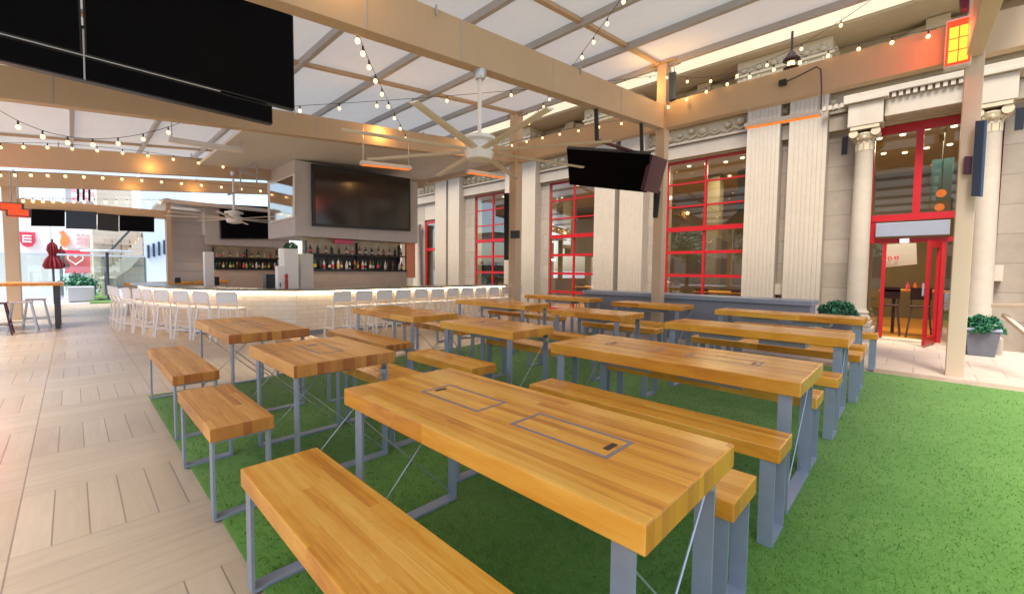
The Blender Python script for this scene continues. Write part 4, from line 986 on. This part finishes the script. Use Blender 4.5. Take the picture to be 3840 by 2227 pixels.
def along(poly, s):
    for a, b in zip(poly, poly[1:]):
        a, b = Vector(a), Vector(b); L = (b - a).length
        if s <= L: t = (b - a).normalized(); return a + t * s, math.atan2(t.y, t.x)
        s -= L
    return b, 0
OUT = offset(FR[:5], -.42)
for i in range(10):
    p, a = along(OUT[::-1], .95 + i * .47)
    spots.append((p.x, p.y, a, 'white bar stool, %s from the counter corner along the left arm of the bar' % ORD[i]))
proto = make_stool(spots[0][3]); remember(proto)
proto.location = (spots[0][0], spots[0][1], 0); proto.rotation_euler = (0, 0, spots[0][2])
for x, y, a, lab in spots[1:]: dup(proto, (x, y, 0), a, lab)

# kiosk over the back bar -------------------------------------------
UK = -10.1
def kiosk(U, xl_, xr_, label, ytop, ybot, xs0, ztop=None):
    """overhead cabinet whose near face is the plane x = U"""
    v0 = at(xl_, ybot, u=U).y; v1 = at(xr_, ybot, u=U).y; zb_ = at(xl_, ybot, u=U).z
    ub = at(xs0, ybot + 3, v=v0).x
    t = thing('overhead_cabinet', (U, (v0 + v1) / 2, zb_), label, 'bar canopy', 'grey overhead cabinets above the back bars')
    B(ub, U, v0, v1, zb_, (ztop or bz_(v0) + .098)).build('body', M['kiosk'], t, bevel=.01)
    g = MB()
    for f_ in (.45, .78): g.box(U + .001, U + .004, v0 + (v1 - v0) * f_, v0 + (v1 - v0) * f_ + .006, zb_ + .01, zb_ + .25)
    g.box(U + .001, U + .004, v0 + .01, v1 - .01, zb_ + .27, zb_ + .275)
    g.build('panel_joint', M['steel'], t)
    return t, v0, v1, zb_, ub
kt, kv0, kv1, kzb, kub = kiosk(UK, 727, 1028, 'grey overhead cabinet with a large framed television above the bar bottles', 390, 580, 660)
tv('large framed television with brown and gold reflections on the grey bar cabinet', at(768, 402, u=UK + .10), at(1010, 440, u=UK + .10), at(1006, 572, u=UK + .10), at(771, 556, u=UK + .10), .09, .06, 'screen_gloss')
q = at(664, 452, v=kv0 - .05); q2 = at(722, 428, v=kv0 - .05); q3 = at(722, 528, v=kv0 - .05); q4 = at(664, 548, v=kv0 - .05)
tv('mirror black screen on the narrow left side of the grey bar cabinet', q, q2, q3, q4, .04, .03, 'mirror', frame='plastic_white')
# back bar under it
def backbar(U, x0, x1, ytopshelf, y_shelf, y_base, label, n1, n2, lab1, lab2, sh=.17):
    a = at(x0, y_base, u=U); b = at(x1, y_base, u=U); zs = at(x0, y_base, u=U).z; zt_ = at(x0, y_shelf, u=U).z
    t = thing('back_bar', (U - .2, (a.y + b.y) / 2, 0), label, 'back bar', 'back bars with bottles')
    B(U - .45, U, a.y, b.y, 0, zs - .05).build('cabinet', M['taupe'], t)
    B(U - .52, U - .47, a.y, b.y + .1, zs, zt_ + .62).build('back_panel', M['backdrop'], t)
    B(U - .46, U + .02, a.y - .01, b.y + .01, zs - .048, zs).build('lower_shelf', M['black'], t)
    B(U - .30, U - .05, a.y, b.y, zt_ - .03, zt_).build('upper_shelf', M['black'], t)
    B(U - .45, U - .40, a.y, b.y, zs + .001, zt_ - .031).build('backing', M['black'], t)
    for y in (a.y, (a.y + b.y) / 2, b.y - .03): B(U - .395, U - .31, y, y + .03, zs + .001, zt_ + .3).build('upright', M['black'], t)
    cols = ['glass_dark', 'glass_amber', 'glass_clear', 'glass_green']
    hmax = zt_ - .05 - zs
    for i in range(n1):
        y = a.y + .05 + (b.y - a.y - .1) * i / (n1 - 1) ; h = min(hmax * .95, .27) * rnd.uniform(.82, 1.0); bottle(U - .10 - .06 * (i % 2), y, zs + .0005, h, lab1)
    for i in range(n2):
        y = a.y + .06 + (b.y - a.y - .12) * i / (n2 - 1) + rnd.uniform(-.02, .02); bottle(U - .17, y, zt_ + .0005, .22 * rnd.uniform(.75, 1.1), lab2)
    return t, a.y, b.y, zs, zt_
M['glass_dark'] = plain('bottle_dark', (.02, .018, .02), .12, 0, .3, 5); M['glass_amber'] = plain('bottle_amber', (.22, .07, .015), .15, 0, .3, 5)
M['glass_clear'] = plain('bottle_clear', (.45, .46, .46), .12, 0, .1, 5); M['glass_green'] = plain('bottle_green', (.03, .09, .03), .12, 0, .3, 5)
M['label_yellow'] = plain('label_yellow', (.65, .5, .05), .6); M['label_paper'] = plain('label_paper', (.6, .55, .48), .6)
BOT = {}
def bottle(x, y, z, h, label):
    mt = rnd.choice(['glass_dark', 'glass_amber', 'glass_clear', 'glass_green', 'glass_amber', 'glass_clear']); lb_ = rnd.choice(['label_paper', 'label_paper', 'sign_red', 'label_yellow', 'black'])
    if (mt, lb_) not in BOT:
        t = thing('bottle', (x, y, z), label, 'bottle', label)
        MB().lathe((x, y, z), [(.030, 0), (.034, .01), (.034, .155), (.028, .185), (.012, .21), (.012, .25)], 10).build('glass_body', M[mt], t, smooth=True)
        MB().lathe((x, y, z), [(.0355, .045), (.0355, .125)], 10).build('paper_label', M[lb_], t, smooth=True)
        MB().lathe((x, y, z), [(.014, .251), (.014, .275)], 8).build('cap', M['black'], t)
        remember(t); BOT[(mt, lb_)] = t; t.scale = (1, 1, h / .275); return
    r = dup(BOT[(mt, lb_)], (x, y, z), rnd.uniform(0, 6), label, label); r.scale = (1, 1, h / .275)
bb = backbar(-10.15, 765, 1000, 585, 622, 662, 'black bottle shelves of the back bar below the large framed television', 24, 15, 'liquor bottle in the lower row under the large framed television', 'liquor bottle on the upper shelf under the large framed television')
# objects over the shelf
o = B(-10.4, -10.3, at(830, 600, u=-10.2).y, at(875, 600, u=-10.2).y, bb[4] + .26, kzb - .01).build('card', M['pink']); tag(o, 'bright pink card hanging above the bottles under the large television', 'card')
o = B(-10.3, -10.2, at(1001, 600, u=-10.2).y, at(1022, 600, u=-10.2).y, at(1010, 684, u=-10.2).z, at(1010, 588, u=-10.2).z).build('board', M['cardboard']); tag(o, 'tall salmon board at the right end of the bottle shelves', 'board')
# white boxes and till on the counter near the corner
def cbox(x0_, x1_, y0_, y1_, u, dep, mat, name, label, cat):
    a = at(x0_, y1_, u=u); b = at(x1_, y0_, u=u)
    o = B(u - dep, u, a.y, b.y, a.z, b.z).build(name, M[mat], bevel=.006); tag(o, label, cat); return o
z_c = BH + .0455
def on_counter(x0_, x1_, ytop, u, dep, mat, name, label, cat, z0=z_c, bevel=.008):
    a = at(x0_, 690, u=u).y; b = at(x1_, 690, u=u).y; zt_ = at((x0_ + x1_) / 2, ytop, u=u).z
    o = B(u - dep, u, a, b, z0, zt_).build(name, M[mat], bevel=bevel); tag(o, label, cat); return o, a, b, zt_
o, a, b, z1 = on_counter(700, 735, 612, -9.45, .3, 'plastic_white', 'till', 'tall white till standing on the bar behind the corner', 'till', BH - .0095)
o, a, b, z1 = on_counter(740, 772, 625, -9.55, .28, 'offwhite', 'dispenser', 'white drinks dispenser beside the till on the bar', 'dispenser', BH - .0095)
o, a, b, z1 = on_counter(684, 700, 655, -9.1, .16, 'plastic_white', 'card_reader', 'small white stand with a black slot on the bar left of the till', 'card reader')
sl = B(-9.099, -9.095, a + .03, a + .05, z_c + .03, z_c + .12).build('slot', M['black'], o)
c = at(705, 690, u=-8.98)
o = MB().lathe((c.x, c.y, z_c), [(.03, 0), (.032, .14), (.022, .2), (.03, .22), (.03, .27), (.012, .30)], 10).build('red_dispenser', M['red'], smooth=True); tag(o, 'slim red bottle standing on the bar in front of the till', 'bottle')
mb = MB(); c = at(715, 600, u=-9.6); leafball(mb, (c.x, c.y, c.z - .05), .14, 300)
pl = thing('potted_herb', (c.x, c.y, c.z - .2), 'small green plant on top of the white till', 'plant'); 
mb = MB(); leafball(mb, (c.x, c.y, c.z - .08), .13, 260); mb.build('foliage', [M['leaf'], M['leaf2']], pl); MB().lathe((c.x, c.y, c.z - .2), [(.05, 0), (.065, .1)], 10).build('pot', M['offwhite'], pl)
o, a, b, z1 = on_counter(655, 690, 675, -9.6, .2, 'black', 'tray', 'low black tray on the inner counter left of the till', 'tray', BH - .0095)

for x, y, z, e in ((-9.95, 4.4, 2.0, 7), (-16.1, 3.5, 2.0, 6)):  # unseen warm area lamps added to brighten the back bars
    l = bpy.data.lights.new('back_bar_fill_lamp', 'AREA'); l.shape = 'RECTANGLE'; l.size = .1; l.size_y = 1.8; l.energy = e; l.color = (1, .78, .55)
    o = bpy.data.objects.new('back_bar_fill_lamp', l); col.objects.link(o); o.location = (x, y, z); o.rotation_euler = (0, R(-35), 0)
# second kiosk farther left ----------------------------------------
U2 = -16.3
k2t, v0, v1, zb2, ub2 = kiosk(U2, 505, 712, 'far grey overhead cabinet with a wide black television, left of the nearer cabinet', 490, 602, 486, 3.218)
tv('wide black television on the far grey cabinet', at(540, 502, u=U2 + .08), at(722, 512, u=U2 + .08), at(716, 592, u=U2 + .08), at(543, 588, u=U2 + .08), .07, .03)
q = [at(489, 524, v=v0 - .03), at(500, 520, v=v0 - .03), at(501, 578, v=v0 - .03), at(490, 580, v=v0 - .03)]
tv('narrow bright white screen on the left side of the far grey cabinet', *q, .03, .005, 'bluewhite', frame='plastic_white')
bb2 = backbar(-16.3, 530, 690, 600, 632, 660, 'dark bottle shelves of the far back bar at left', 20, 10, 'liquor bottle in the lower row of the far back bar', 'liquor bottle on the upper shelf of the far back bar', .15)
# grooved service wall
wv0, wv1 = at(417, 600, u=-16.6).y, at(492, 600, u=-16.6).y
sw_ = thing('service_wall', (-16.6, (wv0 + wv1) / 2, 0), 'grey panelled service wall left of the far bottle shelves', 'wall')
B(-17.0, -16.6, wv0 + .02, wv1 + .3, 0, 3.1).build('panel', M['kiosk'], sw_)
mb = MB()
for z in (.9, 1.2, 1.5, 1.9, 2.3, 2.7): mb.box(-16.599, -16.592, wv0 + .03, wv1 + .29, z, z + .012)
mb.build('groove', M['steel'], sw_)
q = at(455, 545, u=-16.5)
o = MB().box(-16.5, -16.3, q.y + .3, q.y + .42, q.z - .6, q.z + .1).build('speaker', M['black'], bevel=.01) if False else None
# white far box lamp / things on far bar
on_counter(505, 528, 620, -12.6, .2, 'plastic_white', 'coffee_machine', 'white machine on the inner bar below the narrow white screen', 'machine', BH - .0095)
on_counter(430, 445, 683, -13.6, .15, 'black', 'bowl', 'small black bowl on the far end of the bar', 'bowl')
on_counter(503, 540, 681, -12.9, .15, 'black', 'tray', 'low black tray on the far part of the inner bar', 'tray', BH - .0095)
# glass rack hung from the soffit
gr = thing('glass_rack', (-11.8, 2.6, 2.9), 'thin grey metal hanging rack under the soffit left of the nearer cabinet', 'rack')
for a_, b_ in (((650, 360), (730, 380)), ((650, 360), (650, 392)), ((650, 392), (728, 400)), ((590, 420), (660, 445)), ((590, 420), (650, 392)), ((632, 405), (632, 450)), ((592, 420), (592, 470)), ((592, 470), (560, 480))):
    MB().bar(at(*a_, u=-10.9), at(*b_, u=-10.9), .035, .02).build('rack_bar', M['rafter'], gr)
p0 = at(650, 360, u=-10.9)
MB().tube([p0, Vector((p0.x, p0.y, bz_(p0.y) + .10))], .012, 6).build('rack_bar', M['rafter'], gr)

# tall table with stools at the left edge ---------------------------
tt_ = thing('tall_table', (-16.9, -.8, 0), 'tall orange topped table at the left picture edge beside the thick post', 'table')
tl_ = at(155, 694, u=-13.0); 
y1 = tl_.y; zt_ = .97
B(-14.2, -13.0, -1.9, y1, zt_ - .06, zt_).build('tabletop', M['wood'], tt_, bevel=.005)
for (x, y) in ((-13.1, y1 - .10), (-14.1, y1 - .10), (-13.1, -1.6), (-14.1, -1.6)): B(x - .04, x + .04, y - .04, y + .04, 0, zt_ - .06).build('leg', M['steel_dark'], tt_)
def dark_stool(x, y, mat, label):
    t = thing('stool', (x, y, 0), label, 'stool', 'stools at the tall table'); h = .62
    B(x - .15, x + .15, y - .15, y + .15, h - .03, h).build('seat', M[mat], t, bevel=.01)
    for a in (-1, 1):
        for b in (-1, 1): MB().bar((x + a * .20, y + b * .20, 0), (x + a * .12, y + b * .12, h - .03), .035, .025).build('leg', M[mat], t)
    mb = MB()
    for a in (-1, 1): mb.bar((x - .17, y + a * .17, .2), (x + .17, y + a * .17, .2), .02, .015); mb.bar((x + a * .17, y - .17, .2), (x + a * .17, y + .17, .2), .02, .015)
    mb.build('footrest', M[mat], t)
dark_stool(-12.75, -.70, 'rod', 'shiny grey metal stool under the tall table, nearest the walkway')
dark_stool(-12.6, -1.02, 'screen_m', 'dark maroon stool second under the tall table')
dark_stool(-13.6, -.55, 'rod', 'grey metal stool behind the walkway side stool at the tall table')
dark_stool(-12.7, -1.45, 'screen_m', 'dark maroon stool cut by the left picture edge')

# ------------------------------------------------------------------ the street beyond
# row of televisions hung from the end beam
UT = -16.0
for x0_, x1_, yt0, yt1, yb0, yb1, sc_, lab in ((76, 160, 514, 517, 556, 562, 'screen', 'black television hanging leftmost in the row under the end beam'),
        (162, 238, 518, 522, 562, 566, 'screen_b', 'dark blue television hanging second in the row under the end beam'),
        (240, 292, 524, 529, 566, 570, 'black', 'dark green black television hanging third in the row under the end beam'),
        (294, 380, 529, 534, 568, 574, 'screen', 'black television hanging rightmost in the row under the end beam')):
    tv(lab, at(x0_, yt0, u=UT), at(x1_, yt1, u=UT), at(x1_, yb1, u=UT), at(x0_, yb0, u=UT), .08, .01, sc_)
UB = -40
def panel(x0_, x1_, y0_, y1_, u, dep, mat, name, label, cat, ground=False, kind=None):
    a = at(x0_, y1_, u=u); b = at(x1_, y0_, u=u)
    o = B(u - dep, u, a.y, b.y, 0 if ground else a.z, b.z).build(name, M[mat]); tag(o, label, cat, None, kind); return o, a, b
# white shop building with an E-like red emblem
o, a, b = panel(-60, 118, 470, 700, -44, 6, 'sign_white', 'shop_building', 'white shop building across the street with a rounded red emblem', 'building', True)
c = at(68, 590, u=-43.9); s = (at(88, 590, u=-43.9).y - at(48, 590, u=-43.9).y) / 2; hh = (at(68, 572, u=-43.9).z - at(68, 609, u=-43.9).z) / 2
poly = [(-1, 1), (1, 1), (1, -.2), (.55, -.85), (0, -1), (-.55, -.85), (-1, -.2)]
e = MB().prism([(c.x, c.y + p * s, c.z + q_ * hh) for p, q_ in poly], (.08, 0, 0)).build('emblem', M['sign_red'], o)
mb = MB()
for z in (.5, .12, -.26): mb.box(c.x + .081, c.x + .12, c.y - .45 * s, c.y + .5 * s, c.z + (z - .1) * hh, c.z + (z + .1) * hh)
mb.box(c.x + .081, c.x + .12, c.y - .62 * s, c.y - .452 * s, c.z - .36 * hh, c.z + .6 * hh)
mb.build('emblem_stripe', M['sign_white'], e)
# billboard with a flame
o, a, b = panel(133, 226, 563, 609, -41, .4, 'sign_white', 'billboard', 'white billboard with an orange flame and faint pink lettering', 'sign')
c = at(158, 588, u=-40.95); hh = (at(150, 568, u=-40.95).z - at(150, 608, u=-40.95).z) / 2
fl = [(0, 1), (.25, .55), (.55, .2), (.6, -.3), (.4, -.8), (0, -1), (-.4, -.8), (-.5, -.3), (-.35, .1), (-.3, .45), (-.55, .85)]
MB().prism([(c.x, c.y + p * hh * .75, c.z + q_ * hh) for p, q_ in fl], (.06, 0, 0)).build('flame', M['orange'], o)
mb = MB(); M['letter_pink'] = plain('letter_pink', (.80, .42, .45), .6)
for r_i in range(3):
    for i in range(7 - r_i):
        y = c.y + hh * (1.1 + i * .42); z = c.z + hh * (.55 - r_i * .5)
        if y + hh * .3 < b.y: mb.box(c.x, c.x + .05, y, y + hh * .26, z - hh * .14, z + hh * .14)
mb.build('lettering', M['letter_pink'], o)
B(a.x - .3, a.x + .1, a.y + .3, b.y, a.z - .5, a.z - .25).build('walkway', M['steel_dark'], o)
for y in (a.y + 1, b.y - 1): B(a.x - .3, a.x - .1, y, y + .2, 0, a.z - .5).build('strut', M['steel_dark'], o)
# red square sign with heart outline
o, a, b = panel(160, 221, 617, 672, -39, .5, 'sign_red', 'heart_sign', 'red square sign with a white heart outline', 'sign')
c = at(186, 638, u=-38.95); s = (b.y - a.y) * .30
hp = []
for k in range(33):
    t_ = 2 * math.pi * k / 32; hp.append((c.x, c.y + s * (16 * math.sin(t_) ** 3) / 16, c.z + s * (13 * math.cos(t_) - 5 * math.cos(2 * t_) - 2 * math.cos(3 * t_) - math.cos(4 * t_)) / 16))
MB().tube(hp, s * .11, 5).build('heart_outline', M['sign_white'], o)
B(a.x - .4, a.x - .1, a.y + .3, a.y + .5, 0, a.z).build('sign_leg', M['steel_dark'], o)
# sandstone terrace building with stairs
o, a, b = panel(232, 352, 560, 700, -36, 8, 'far_stone', 'sandstone_building', 'sandstone building with a slanting stair behind the white parasol', 'building', True)
pts = []
for i in range(14):
    p = at(350 - i * 8.0, 575 + i * 8.6, u=-35.4); pts += [(-35.4, p.y, max(p.z, .02))] + ([(-35.4, p.y, max(at(350 - (i + 1) * 8.0, 575 + (i + 1) * 8.6, u=-35.4).z, .01))] if i < 13 else [])
pe_ = pts[-1]; pts += [(-35.4, pe_[1], 0)]
pts = pts + [(-35.4, p_[1] + .0, max(p_[2] - 1.3, 0.0)) for p_ in (pts[8], pts[0])]
MB().prism(pts, (-.58, 0, 0)).build('stair', M['far_stone'], o)
mb = MB()
for k_, (a_1, b_1) in enumerate(((0, 12), (12, 24))):
    mb.tube([(-35.35, pts[a_1][1], pts[a_1][2] + 1.0), (-35.35, pts[b_1][1], pts[b_1][2] + 1.0)], .06, 6)
mb.build('stair_rail', M['steel_dark'], o)
mb = MB()
for i in range(4): 
    p = at(255 + i * 22, 588, u=-35.9); mb.box(-35.99, -35.9, p.y, p.y + .35, p.z - 1.5, p.z)
for y_ in (600, 632, 660): 
    p = at(234, y_, u=-35.9); mb.box(-35.99, -35.8, a.y, b.y, p.z, p.z + .12)
mb.build('ledge', M['stone'], o)
# pale blue tall building with dark window slots
o, a, b = panel(353, 470, 440, 700, -48, 10, 'bluewhite', 'office_building', 'pale blue building with tilted dark window slots behind the brown end post', 'building', True)
for i in range(4):
    p1_ = at(362 + i * 13, 603 - i * 4, u=-47.95); p2_ = at(362 + i * 13 + 7, 635 - i * 3, u=-47.95)
    B(-47.99, -47.9, p1_.y, p2_.y, p2_.z, p1_.z).build('window', M['screen_b'], o)
# mid distance blocks above the end beam
o, a, b = panel(170, 245, 455, 700, -60, 10, 'planter_grey', 'tower_block', 'grey and pink tower block seen between the beams at left', 'building', True)
for i in range(5):
    for j in range(3):
        p = at(175 + i * 14, 462 + j * 11, u=-59.9); B(-59.99, -59.9, p.y, p.y + .55, p.z - .45, p.z).build('window', M['bluewhite' if (i + j) % 2 else 'letter_pink'], o)
o, a, b = panel(246, 345, 462, 700, -55, 10, 'far_stone', 'tall_sandstone_block', 'tall sandstone block seen between the beams, right of the tower block', 'building', True)
# street furniture
def brolly_closed(x, ytop, ybot, u, label):
    c = at(x, ybot, u=u); zt_ = at(x, ytop, u=u).z
    t = thing('closed_parasol', (c.x, c.y, 0), label, 'parasol')
    MB().tube([(c.x, c.y, 0), (c.x, c.y, zt_ + .1)], .03, 8).build('pole', M['steel_dark'], t)
    n = 12; base = c.z; H = zt_ - base; pr = [(.04, 1), (.11, .88), (.13, .7), (.08, .52), (.17, .35), (.23, .12), (.18, 0)]
    mb = MB(); b0 = 0
    for r_, q_ in pr:
        for k in range(n * 2):
            t_ = math.pi * k / n; rr = r_ * (1.15 if k % 2 else .75); mb.v.append(Vector((c.x + rr * math.cos(t_), c.y + rr * math.sin(t_), base + H * q_)))
    for i in range(len(pr) - 1):
        for k in range(2 * n): mb.f.append([i * 2 * n + k, i * 2 * n + (k + 1) % (2 * n), (i + 1) * 2 * n + (k + 1) % (2 * n), (i + 1) * 2 * n + k]); mb.mi.append(0)
    mb.build('folded_canopy', M['maroon'], t, smooth=True)
brolly_closed(131, 596, 662, -21.5, 'closed maroon parasol between the thick post and the heart sign')
brolly_closed(152, 612, 660, -26, 'smaller dark closed parasol right behind the maroon one')
c = at(266, 690, u=-23); zt_ = at(266, 621, u=-23).z
t = thing('high_table', (c.x, c.y, 0), 'pale round high table on a single dark pole at the far end', 'table')
MB().tube([(c.x, c.y, .05), (c.x, c.y, zt_)], .045, 8).build('pole', M['steel_dark'], t)
MB().lathe((c.x, c.y, zt_), [(.70, 0), (.74, .02), (.74, .06), (.70, .08)], 20).build('tabletop', M['rail'], t)
MB().lathe((c.x, c.y, 0), [(.3, 0), (.3, .04), (.06, .06)], 12).build('base', M['steel_dark'], t)
# pale railing with glass
rl = thing('glass_railing', (-24, 0, 0), 'pale glass balustrade along the far edge of the terrace', 'railing')
ra0, ra1 = at(70, 622, u=-24), at(345, 622, u=-24)
zr = ra0.z
zr = 1.9
ra0, ra1 = Vector((-25, -2.9, 0)), Vector((-25, 2.3, 0))
zr = at(150, 624, u=-25).z
B(-25.05, -24.95, ra0.y, ra1.y, zr - .08, zr).build('handrail', M['rail'], rl)
B(-25.01, -24.99, ra0.y, ra1.y, .12, zr - .081).build('glass_panel', M['glass_rail'], rl)
for i in range(5):
    y = ra0.y + (ra1.y - ra0.y) * i / 4; B(-25.04, -25.011, y - .04, y + .04, 0, zr - .081).build('post', M['rail'], rl)
# grey planter boxes, bin, bush
q = at(196, 712, z=0)
o = B(-23.2, -22.6, at(165, 700, u=-22.6).y, at(233, 700, u=-22.6).y, 0, .55).build('bench_block', M['planter_grey'], bevel=.03); tag(o, 'low grey concrete block seat at the far end of the walkway', 'seat')
t = thing('far_bush', (-24, at(198, 680, u=-24).y, 0), 'green bush in front of the heart sign', 'bush')
mb = MB(); y_ = at(198, 680, u=-24).y
for k in range(900):
    p = Vector((-24 + rnd.gauss(0, .18), y_ + rnd.gauss(0, .22), .62 + rnd.gauss(0, .15))); a2 = Vector((rnd.uniform(-1, 1), rnd.uniform(-1, 1), rnd.uniform(-1, 1))).normalized(); b2 = a2.cross(Vector((.3, .5, .8))).normalized(); mb.cur = k % 2
    mb.add([p - a2 * .07, p + b2 * .035, p + a2 * .07, p - b2 * .035], [(0, 1, 2, 3)])
mb.build('foliage', [M['leaf'], M['leaf2']], t); B(-24.25, -23.75, y_ - .25, y_ + .25, 0, .4).build('pot', M['planter_grey'], t)
q = at(266, 728, z=0)
o = MB().lathe((q.x, q.y, 0), [(.26, 0), (.28, .05), (.27, .7), (.30, .72), (.30, .80), (.2, .84)], 16).build('litter_bin', M['far_stone'], smooth=True); tag(o, 'round beige litter bin on the far green turf', 'bin')
o = B(q.x - 1.2, q.x - .9, q.y - .9, q.y - .35, 0.01, .55).build('dark_crate', M['teal'], bevel=.02); tag(o, 'dark crate on the far green turf left of the bin', 'crate')

def street_tree(x, y, h, label):
    t = thing('street_tree', (x, y, 0), label, 'tree', 'street trees across the plaza')
    MB().tube([(x, y, 0), (x + .1, y, h * .25), (x - .05, y + .1, h * .5), (x, y, h * .8)], [.2, .15, .1, .04], 8).build('trunk', M['dark_wood'], t, smooth=True)
    mb = MB()
    for c in range(16):
        a = rnd.uniform(0, 6.28); rr = rnd.uniform(.1, .28) * h; cz = rnd.uniform(.45, .95) * h
        cx_, cy_ = x + math.cos(a) * rr, y + math.sin(a) * rr
        for k in range(130):
            p = Vector((cx_ + rnd.gauss(0, .07 * h), cy_ + rnd.gauss(0, .07 * h), cz + rnd.gauss(0, .05 * h)))
            a2 = Vector((rnd.uniform(-1, 1), rnd.uniform(-1, 1), rnd.uniform(-1, 1))).normalized(); b2 = a2.cross(Vector((.3, .5, .8))).normalized(); mb.cur = k % 2
            mb.add([p - a2 * .14, p + b2 * .08, p + a2 * .14, p - b2 * .08], [(0, 1, 2, 3)])
    mb.build('crown', [M['leaf'], M['leaf2']], t)
for i, (x, y, h) in enumerate(((-9, -13, 5.5), (-3.5, -15, 6), (3, -12.5, 5), (9, -14, 6), (-15, -15, 6))): street_tree(x, y, h, 'leafy street tree number %s across the plaza, mirrored in the window glass' % ('one', 'two', 'three', 'four', 'five')[i])
o = B(-30, 30, -34, -30, 0, 7).build('plaza_building', M['far_stone']); tag(o, 'long sandstone building across the plaza, mirrored in the window glass', 'building')
mb_ = [B(-28 + i * 3.5, -26 + i * 3.5, -29.99, -29.9, 1 + 3 * j, 3 + 3 * j).build('window', M['screen_b'], o) for i in range(16) for j in range(2)]

# ------------------------------------------------------------------ light
w = bpy.data.worlds.new('World'); sc.world = w; w.use_nodes = True; nt = w.node_tree
bg = nt.nodes['Background']; sky = nt.nodes.new('ShaderNodeTexSky'); sky.sky_type = 'NISHITA'; sky.sun_disc = False
sd = Vector((.12, -.50, .86)).normalized(); el = math.asin(sd.z); azm = math.atan2(sd.x, sd.y)
sky.sun_elevation = el; sky.sun_rotation = azm; sky.dust_density = 1.5; sky.air_density = 1.0
nt.links.new(sky.outputs[0], bg.inputs[0]); bg.inputs[1].default_value = .15
sl = bpy.data.lights.new('sun', 'SUN'); sl.energy = 3.3; sl.angle = R(24); sl.color = (1, .97, .92)
so_ = bpy.data.objects.new('sun', sl); col.objects.link(so_); so_.rotation_euler = (-sd).to_track_quat('-Z', 'Y').to_euler()
l = bpy.data.lights.new('heater_lamp', 'POINT'); l.energy = 9; l.color = (1, .10, .04); l.shadow_soft_size = .15
o = bpy.data.objects.new('heater_lamp', l); col.objects.link(o); o.location = (.2, 7.65, 4.3)
for p in ((-3.95, 7.75, 4.95), (-3.3, 7.85, 4.75), (-7.5, 4.2, 3.95), (-7.3, 6.5, 4.3), (-3.55, 1.6, 3.95), (-15.4, 1.2, 3.45), (-15.4, 2.6, 3.6), (-11.5, 1.2, 3.4)):
    l = bpy.data.lights.new('bulb_lamp', 'POINT'); l.energy = 4.5 if p[0] > -9 else 2; l.color = (1, .50, .14); l.shadow_soft_size = .06
    o = bpy.data.objects.new('bulb_lamp', l); col.objects.link(o); o.location = p
vs = sc.view_settings; vs.view_transform = 'Standard'; vs.look = 'None'; vs.gamma = 1; vs.exposure = 1.15
sc.display_settings.display_device = 'sRGB'
sc.cycles.max_bounces = 8; sc.cycles.diffuse_bounces = 5; sc.cycles.transparent_max_bounces = 10
sc.cycles.use_denoising = True; sc.cycles.sample_clamp_indirect = 6
sc.cycles.caustics_reflective = False; sc.cycles.caustics_refractive = False
